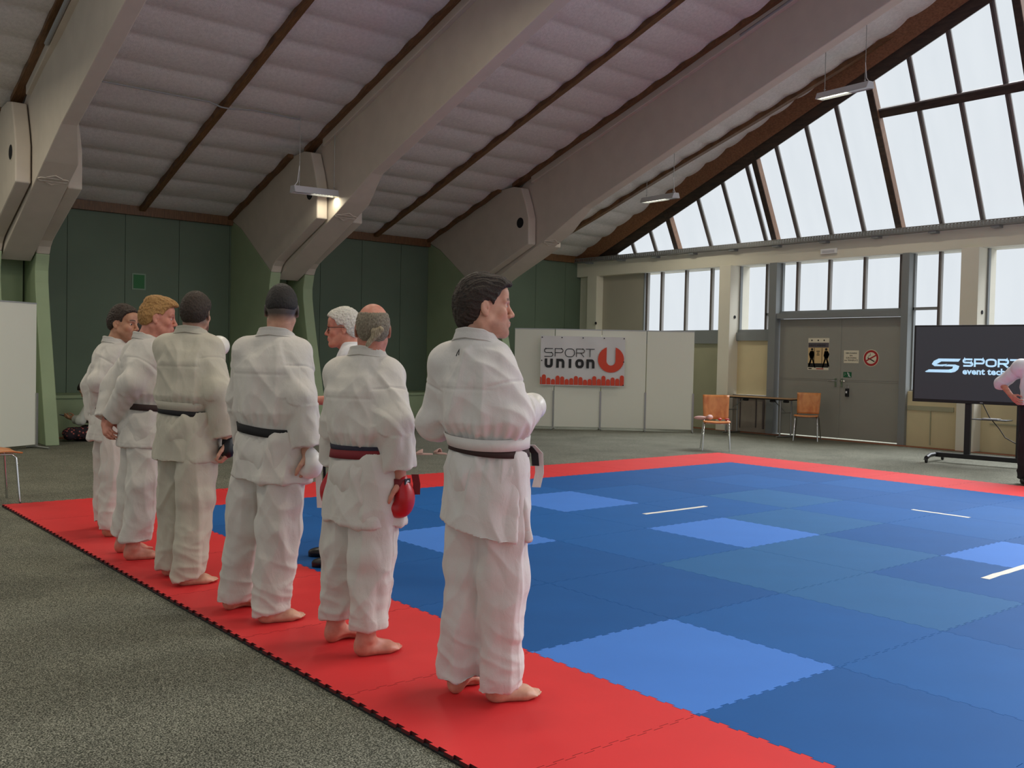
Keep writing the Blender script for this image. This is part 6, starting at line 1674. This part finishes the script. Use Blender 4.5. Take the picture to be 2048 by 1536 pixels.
# -- shirts, shoes for the officials -------------------------------------
M_trouser_dark = mat('dark_trouser_cloth', srgb(30, 29, 33), rough=.9, bump=.3, bscale=60); M_shoe = mat('black_shoe_leather', srgb(16, 15, 16), rough=.4)
SHIRT = cloth_mat('white_shirt_cotton', srgb(226, 224, 226)); BLACKJ = cloth_mat('black_jacket_cloth', srgb(22, 21, 24))
def shoe(root, heel, deg, s=1.0):
    u, w_ = fwd(deg), rgt(deg); h = np.array([*heel, 0.]); P = lambda a, b, z: h+u*a*s+w_*b*s+UP*z*s; c = P(.14, 0, .05); lo, hi = c-.2*s, c+.2*s
    F = Field(*[np.arange(lo[q], hi[q], .006) for q in range(3)]); R = [u, w_, UP]
    F.ell(P(.06, 0, .045), np.array((.062, .042, .045))*s, 0, 'add', R); F.ell(P(.19, 0, .028), np.array((.095, .050, .036))*s, .05, 'add', R); F.capsule(P(.05, 0, .06), P(.05, 0, .12), .042*s, .046*s, .03)
    F.capsule(P(.04, 0, .008), P(.25, 0, .006), .030*s, .034*s, .01, flat=(UP, .5))
    F.D = np.maximum(F.D, (-.0005-F.ax[2])[None, None, :]).astype(np.float32)
    V, Q = surface_nets(F); V = relax(V, Q, 1); return make('shoe', V, Q, M_shoe, root)
def hair_white(H, root):
    ln = lin([(-.12, -.070), (-.07, -.065), (-.035, -.040), (-.014, .016), (.008, .022), (.028, .016), (.045, .052), (.065, .068), (.09, .082)])
    hair_piece(H, root, HAIR_WHITE, ln, thick=.016, top=.010, step=.0046, amp=.005, fr=(60, 45, 50))
PR = person(dict(at=(1.30, 2.29), label='white haired official with glasses facing left, mostly hidden behind the row', seed=21, step=.0075, hstep=.0045,
    neck=(1.345, 2.270, 1.452), pelvis=(1.325, 2.265, .93), head=(1.292, 2.315, 1.566), head_yaw=146, head_pitch=-3, torso_yaw=140, pelvis_yaw=140, hem=.90, width=1.0, no_collar=True, gi=SHIRT, trouser_mat=M_trouser_dark, folds=.7, blouse=-.01,
    feet=dict(R=dict(heel=(1.40, 2.36), yaw=142, hem=.045, shoe=1), L=dict(heel=(1.27, 2.06), yaw=146, hem=.045, shoe=1)), trouser_r=(.105, .088, .078),
    arms=dict(L=dict(j=[(1.255, 2.120, 1.372), (1.285, 2.060, 1.100), (1.055, 2.235, 1.085)], cuff=(1.255, 2.120, 1.372), r=(.072, .070, .064), hand=((-.75, .6, -.1), (.1, .1, 1), -1), hk=dict(curl=.25)), R=dict(j=[(1.445, 2.420, 1.372), (1.47, 2.46, 1.10), (1.36, 2.52, .86)], r=(.072, .066, .058))),
    skin=SKIN_B, hair=hair_white, eyes=M_iris_grey, tint=dict(brow=(.72, .66, .60))))
H = PR['H']
mb = MB()
for sx in (-1, 1):
    mb.tube([H(sx*(.033+.024*math.cos(t)), .102-.010*abs(math.cos(t)), -.002+.018*math.sin(t)) for t in np.linspace(0, 6.28, 17)], .0018, 6)
    mb.tube([H(sx*.057, .094, .006), H(sx*.078, .03, .006), H(sx*.084, -.01, .004), H(sx*.084, -.03, -.012)], .0022, 6)
mb.tube([H(-.010, .105, .002), H(.010, .105, .002)], .0018, 6); mb.build('glasses', M_black, PR['root'])
shoe(PR['root'], (1.40, 2.36), 142); shoe(PR['root'], (1.27, 2.06), 146)

PM = person(dict(at=(10.42, 1.52), label='official in white shirt and black trousers, hand on hip, at right edge', seed=24, step=.009, hstep=.006,
    neck=(10.47, 1.515, 1.50), pelvis=(10.44, 1.515, .985), head=(10.44, 1.51, 1.625), head_yaw=185, torso_yaw=192, pelvis_yaw=190, hem=.955, no_collar=True, gi=SHIRT, trouser_mat=M_trouser_dark, folds=.8, width=1.08, blouse=-.01,
    feet=dict(R=dict(heel=(10.50, 1.645), yaw=196, hem=.045, shoe=1), L=dict(heel=(10.50, 1.38), yaw=184, hem=.045, shoe=1)), trouser_r=(.112, .096, .088),
    arms=dict(R=dict(j=[(10.42, 1.715, 1.415), (10.46, 1.965, 1.205), (10.29, 1.765, 1.055)], cuff=(10.448, 1.91, 1.245), r=(.082, .074, .072), hand=((-.35, -.75, -.55), (-.55, .65, .2), -1), hk=dict(curl=.25, spread=.12)), L=dict(j=[(10.49, 1.315, 1.415), (10.52, 1.20, 1.14), (10.44, 1.16, .90)], r=(.08, .07, .06))),
    skin=SKIN_B, hair=hair_short, tint=dict(brow=(.2, .15, .12))))
shoe(PM['root'], (10.50, 1.645), 196); shoe(PM['root'], (10.50, 1.38), 184)

def hair_long(H, root):
    ln = lin([(-.12, -.12), (-.05, -.11), (.0, -.06), (.03, .03), (.06, .068), (.09, .085)])
    hair_piece(H, root, HAIR_BLACK, ln, thick=.022, top=.012, step=.006, amp=.004)
PH = person(dict(at=(1.25, 6.22), label='black haired person in black jacket glimpsed between the two farthest men in the row', seed=27, step=.010, hstep=.008,
    neck=(1.235, 6.16, 1.425), pelvis=(1.24, 6.19, .95), head=(1.222, 6.155, 1.545), head_yaw=70, torso_yaw=60, pelvis_yaw=60, hem=.80, gi=BLACKJ, trouser_mat=M_trouser_dark, no_collar=True,
    feet=dict(R=dict(heel=(1.30, 6.08), yaw=50, hem=.05, shoe=1), L=dict(heel=(1.15, 6.22), yaw=70, hem=.05, shoe=1)), trouser_r=(.10, .085, .07),
    arms=dict(R=dict(j=[(1.38, 6.06, 1.345), (1.43, 6.00, 1.08), (1.46, 6.08, .83)], r=(.075, .066, .058)), L=dict(j=[(1.08, 6.26, 1.345), (1.02, 6.32, 1.08), (1.06, 6.40, .83)], r=(.075, .066, .058))),
    skin=SKIN_C, hair=hair_long))
shoe(PH['root'], (1.30, 6.08), 50); shoe(PH['root'], (1.15, 6.22), 70)

# -- person sitting at the foot of the green wall ------------------------
def sitter():
    at = V3(2.66, 12.18, 0); yaw = 142; f, r = fwd(yaw), rgt(yaw)
    z0 = FLOOR_Z
    P = lambda a, b, z: at+f*a+r*b+UP*(z+z0)
    root = empty('person', (at[0], at[1], z0), 'dark haired person sitting cross legged by the green wall, looking at a phone', 'person')
    H = Frame(P(.20, 0, .78), yaw, -38, 0, 1.0)
    def fld(lo, hi, st): return Field(*[np.arange(lo[q], hi[q], st) for q in range(3)])
    lo, hi = at-V3(.6, .6, .05), at+V3(.6, .6, 1.0)
    F = fld(lo, hi, .011)
    F.capsule(P(-.02, 0, .14), P(.03, 0, .36), .165, .150, 0, flat=(f, .8)); F.capsule(P(.03, 0, .36), P(.10, 0, .57), .155, .120, .06, flat=(f, .72))
    for s in (-1, 1): F.capsule(P(.09, s*.15, .54), P(.20, s*.22, .32), .075, .068, .05); F.capsule(P(.20, s*.22, .32), P(.36, s*.11, .34), .068, .066, .03, cut=(P(.34, s*.12, .34), f))
    V, Q = surface_nets(F); V = relax(V, Q, 2); N = normals(V, Q); V = V+N*(.012*(ridged(V*np.array([7, 7, 4.]))-.5))[:, None]; make('jacket', V, Q, cloth_mat('grey_white_gi', srgb(196, 196, 188)), root)
    F = fld(lo, hi, .011)
    F.ell(P(0, 0, .12), (.20, .20, .12), 0)
    for s in (-1, 1): F.capsule(P(.02, s*.10, .13), P(.34, s*.30, .13), .11, .085, .05); F.capsule(P(.34, s*.30, .11), P(.30, -s*.10, .075), .085, .065, .04)
    F.D = np.maximum(F.D, (z0+.002-F.ax[2])[None, None, :]).astype(np.float32)
    V, Q = surface_nets(F); V = relax(V, Q, 2); N = normals(V, Q); V = V+N*(.012*(ridged(V*9)-.5)*(V[:, 2] > .03))[:, None]
    mf = bpy.data.materials.new('dark_floral_cloth'); mf.use_nodes = True; nt = mf.node_tree; b = nt.nodes['Principled BSDF']; tc = nt.nodes.new('ShaderNodeTexCoord'); vo = nt.nodes.new('ShaderNodeTexVoronoi'); vo.inputs['Scale'].default_value = 26; cr = nt.nodes.new('ShaderNodeValToRGB'); e = cr.color_ramp.elements
    e[0].position = .22; e[0].color = srgb(176, 96, 84); e[1].position = .38; e[1].color = srgb(36, 22, 30); x = e.new(.30); x.color = srgb(110, 40, 44); cr.color_ramp.interpolation = 'CONSTANT'
    nt.links.new(tc.outputs['Object'], vo.inputs['Vector']); nt.links.new(vo.outputs['Distance'], cr.inputs[0]); nt.links.new(cr.outputs[0], b.inputs['Base Color']); b.inputs['Roughness'].default_value = .8
    make('trousers', V, Q, mf, root)
    c = H.c
    F = Field(axis(lo[0], hi[0], .02, [(c[0]-.13, c[0]+.13, .006), (P(.5, 0, 0)[0]-.1, P(.34, 0, 0)[0]+.08, .006)]), axis(lo[1], hi[1], .02, [(c[1]-.13, c[1]+.13, .006), (P(.34, 0, 0)[1]-.1, P(.5, 0, 0)[1]+.1, .006)]), axis(lo[2], hi[2], .02, [(c[2]-.14, c[2]+.14, .006), (z0+.26, z0+.42, .006)]))
    F.capsule(P(0, 0, .14), P(.10, 0, .55), .12, .09, 0, flat=(f, .8))
    for s, sd in ((-1, -1), (1, 1)):
        F.capsule(P(.09, s*.15, .54), P(.20, s*.22, .32), .05, .042, .03); F.capsule(P(.20, s*.22, .32), P(.40, s*.09, .345), .042, .028, .02)
        hand(F, P(.40, s*.09, .345), f*.9-r*s*.35+UP*.1, r*s*.5-UP*.85, -s if True else s, curl=.5, sc=.95)
    for s in (-1, 1): F.capsule(P(.02, s*.10, .13), P(.34, s*.30, .12), .07, .06, .03)
    head_field(F, H, P(.11, 0, .58))
    V, Q = surface_nets(F); T = np.ones((len(V), 3)); head_tint(H, V, T, brow=(.1, .08, .06)); make('body', V, Q, SKIN_C, root, T)
    ln = lin([(-.12, -.07), (-.05, -.06), (-.014, .0), (.02, .0), (.04, .035), (.065, .055), (.09, .07)])
    hair_piece(H, root, HAIR_BLACK, ln, thick=.018, top=.012, step=.0065, amp=.006)
    ph = empty('phone', tuple(P(.53, 0, .37)), 'dark phone held in both hands by the sitting person', 'phone')
    mb = MB(); mb.obox(P(.53, 0, .375), (f*.96+UP*.25, r, UP*.96-f*.25), (.075, .038, .005)); mb.build('case', M_black, ph, bevel=.003)
    mb = MB(); mb.obox(P(.529, 0, .3815), (f*.96+UP*.25, r, UP*.96-f*.25), (.070, .034, .0008)); mb.build('screen', M_screen, ph)
sitter()
# ------------------------------------------------------------------ unseen strip lamps added above and beside the camera as fill light
for k, (x, y, z) in enumerate(((3.4, 5.1, 6.0), (4.6, .4, 6.3), (.9, 5.1, 5.9), (.9, .4, 6.2), (9.0, .4, 6.2), (-3.2, 5.1, 5.8), (-3.2, 1.2, 6.0), (-1.3, 9.4, 4.9), (-3.6, 9.4, 4.9))):
    lamp((x-.35, y), (x+.35, y), z, z, roof(y), roof(y), 'unseen strip lamp added to brighten the hall, %s' % ('one', 'two', 'three', 'four', 'five', 'six', 'seven', 'eight', 'nine')[k], lit_a=.05, power=FILL_LAMP_POWER*(1.2 if y > 8 else .6 if x < -1 else .45 if x > 8 else 1))
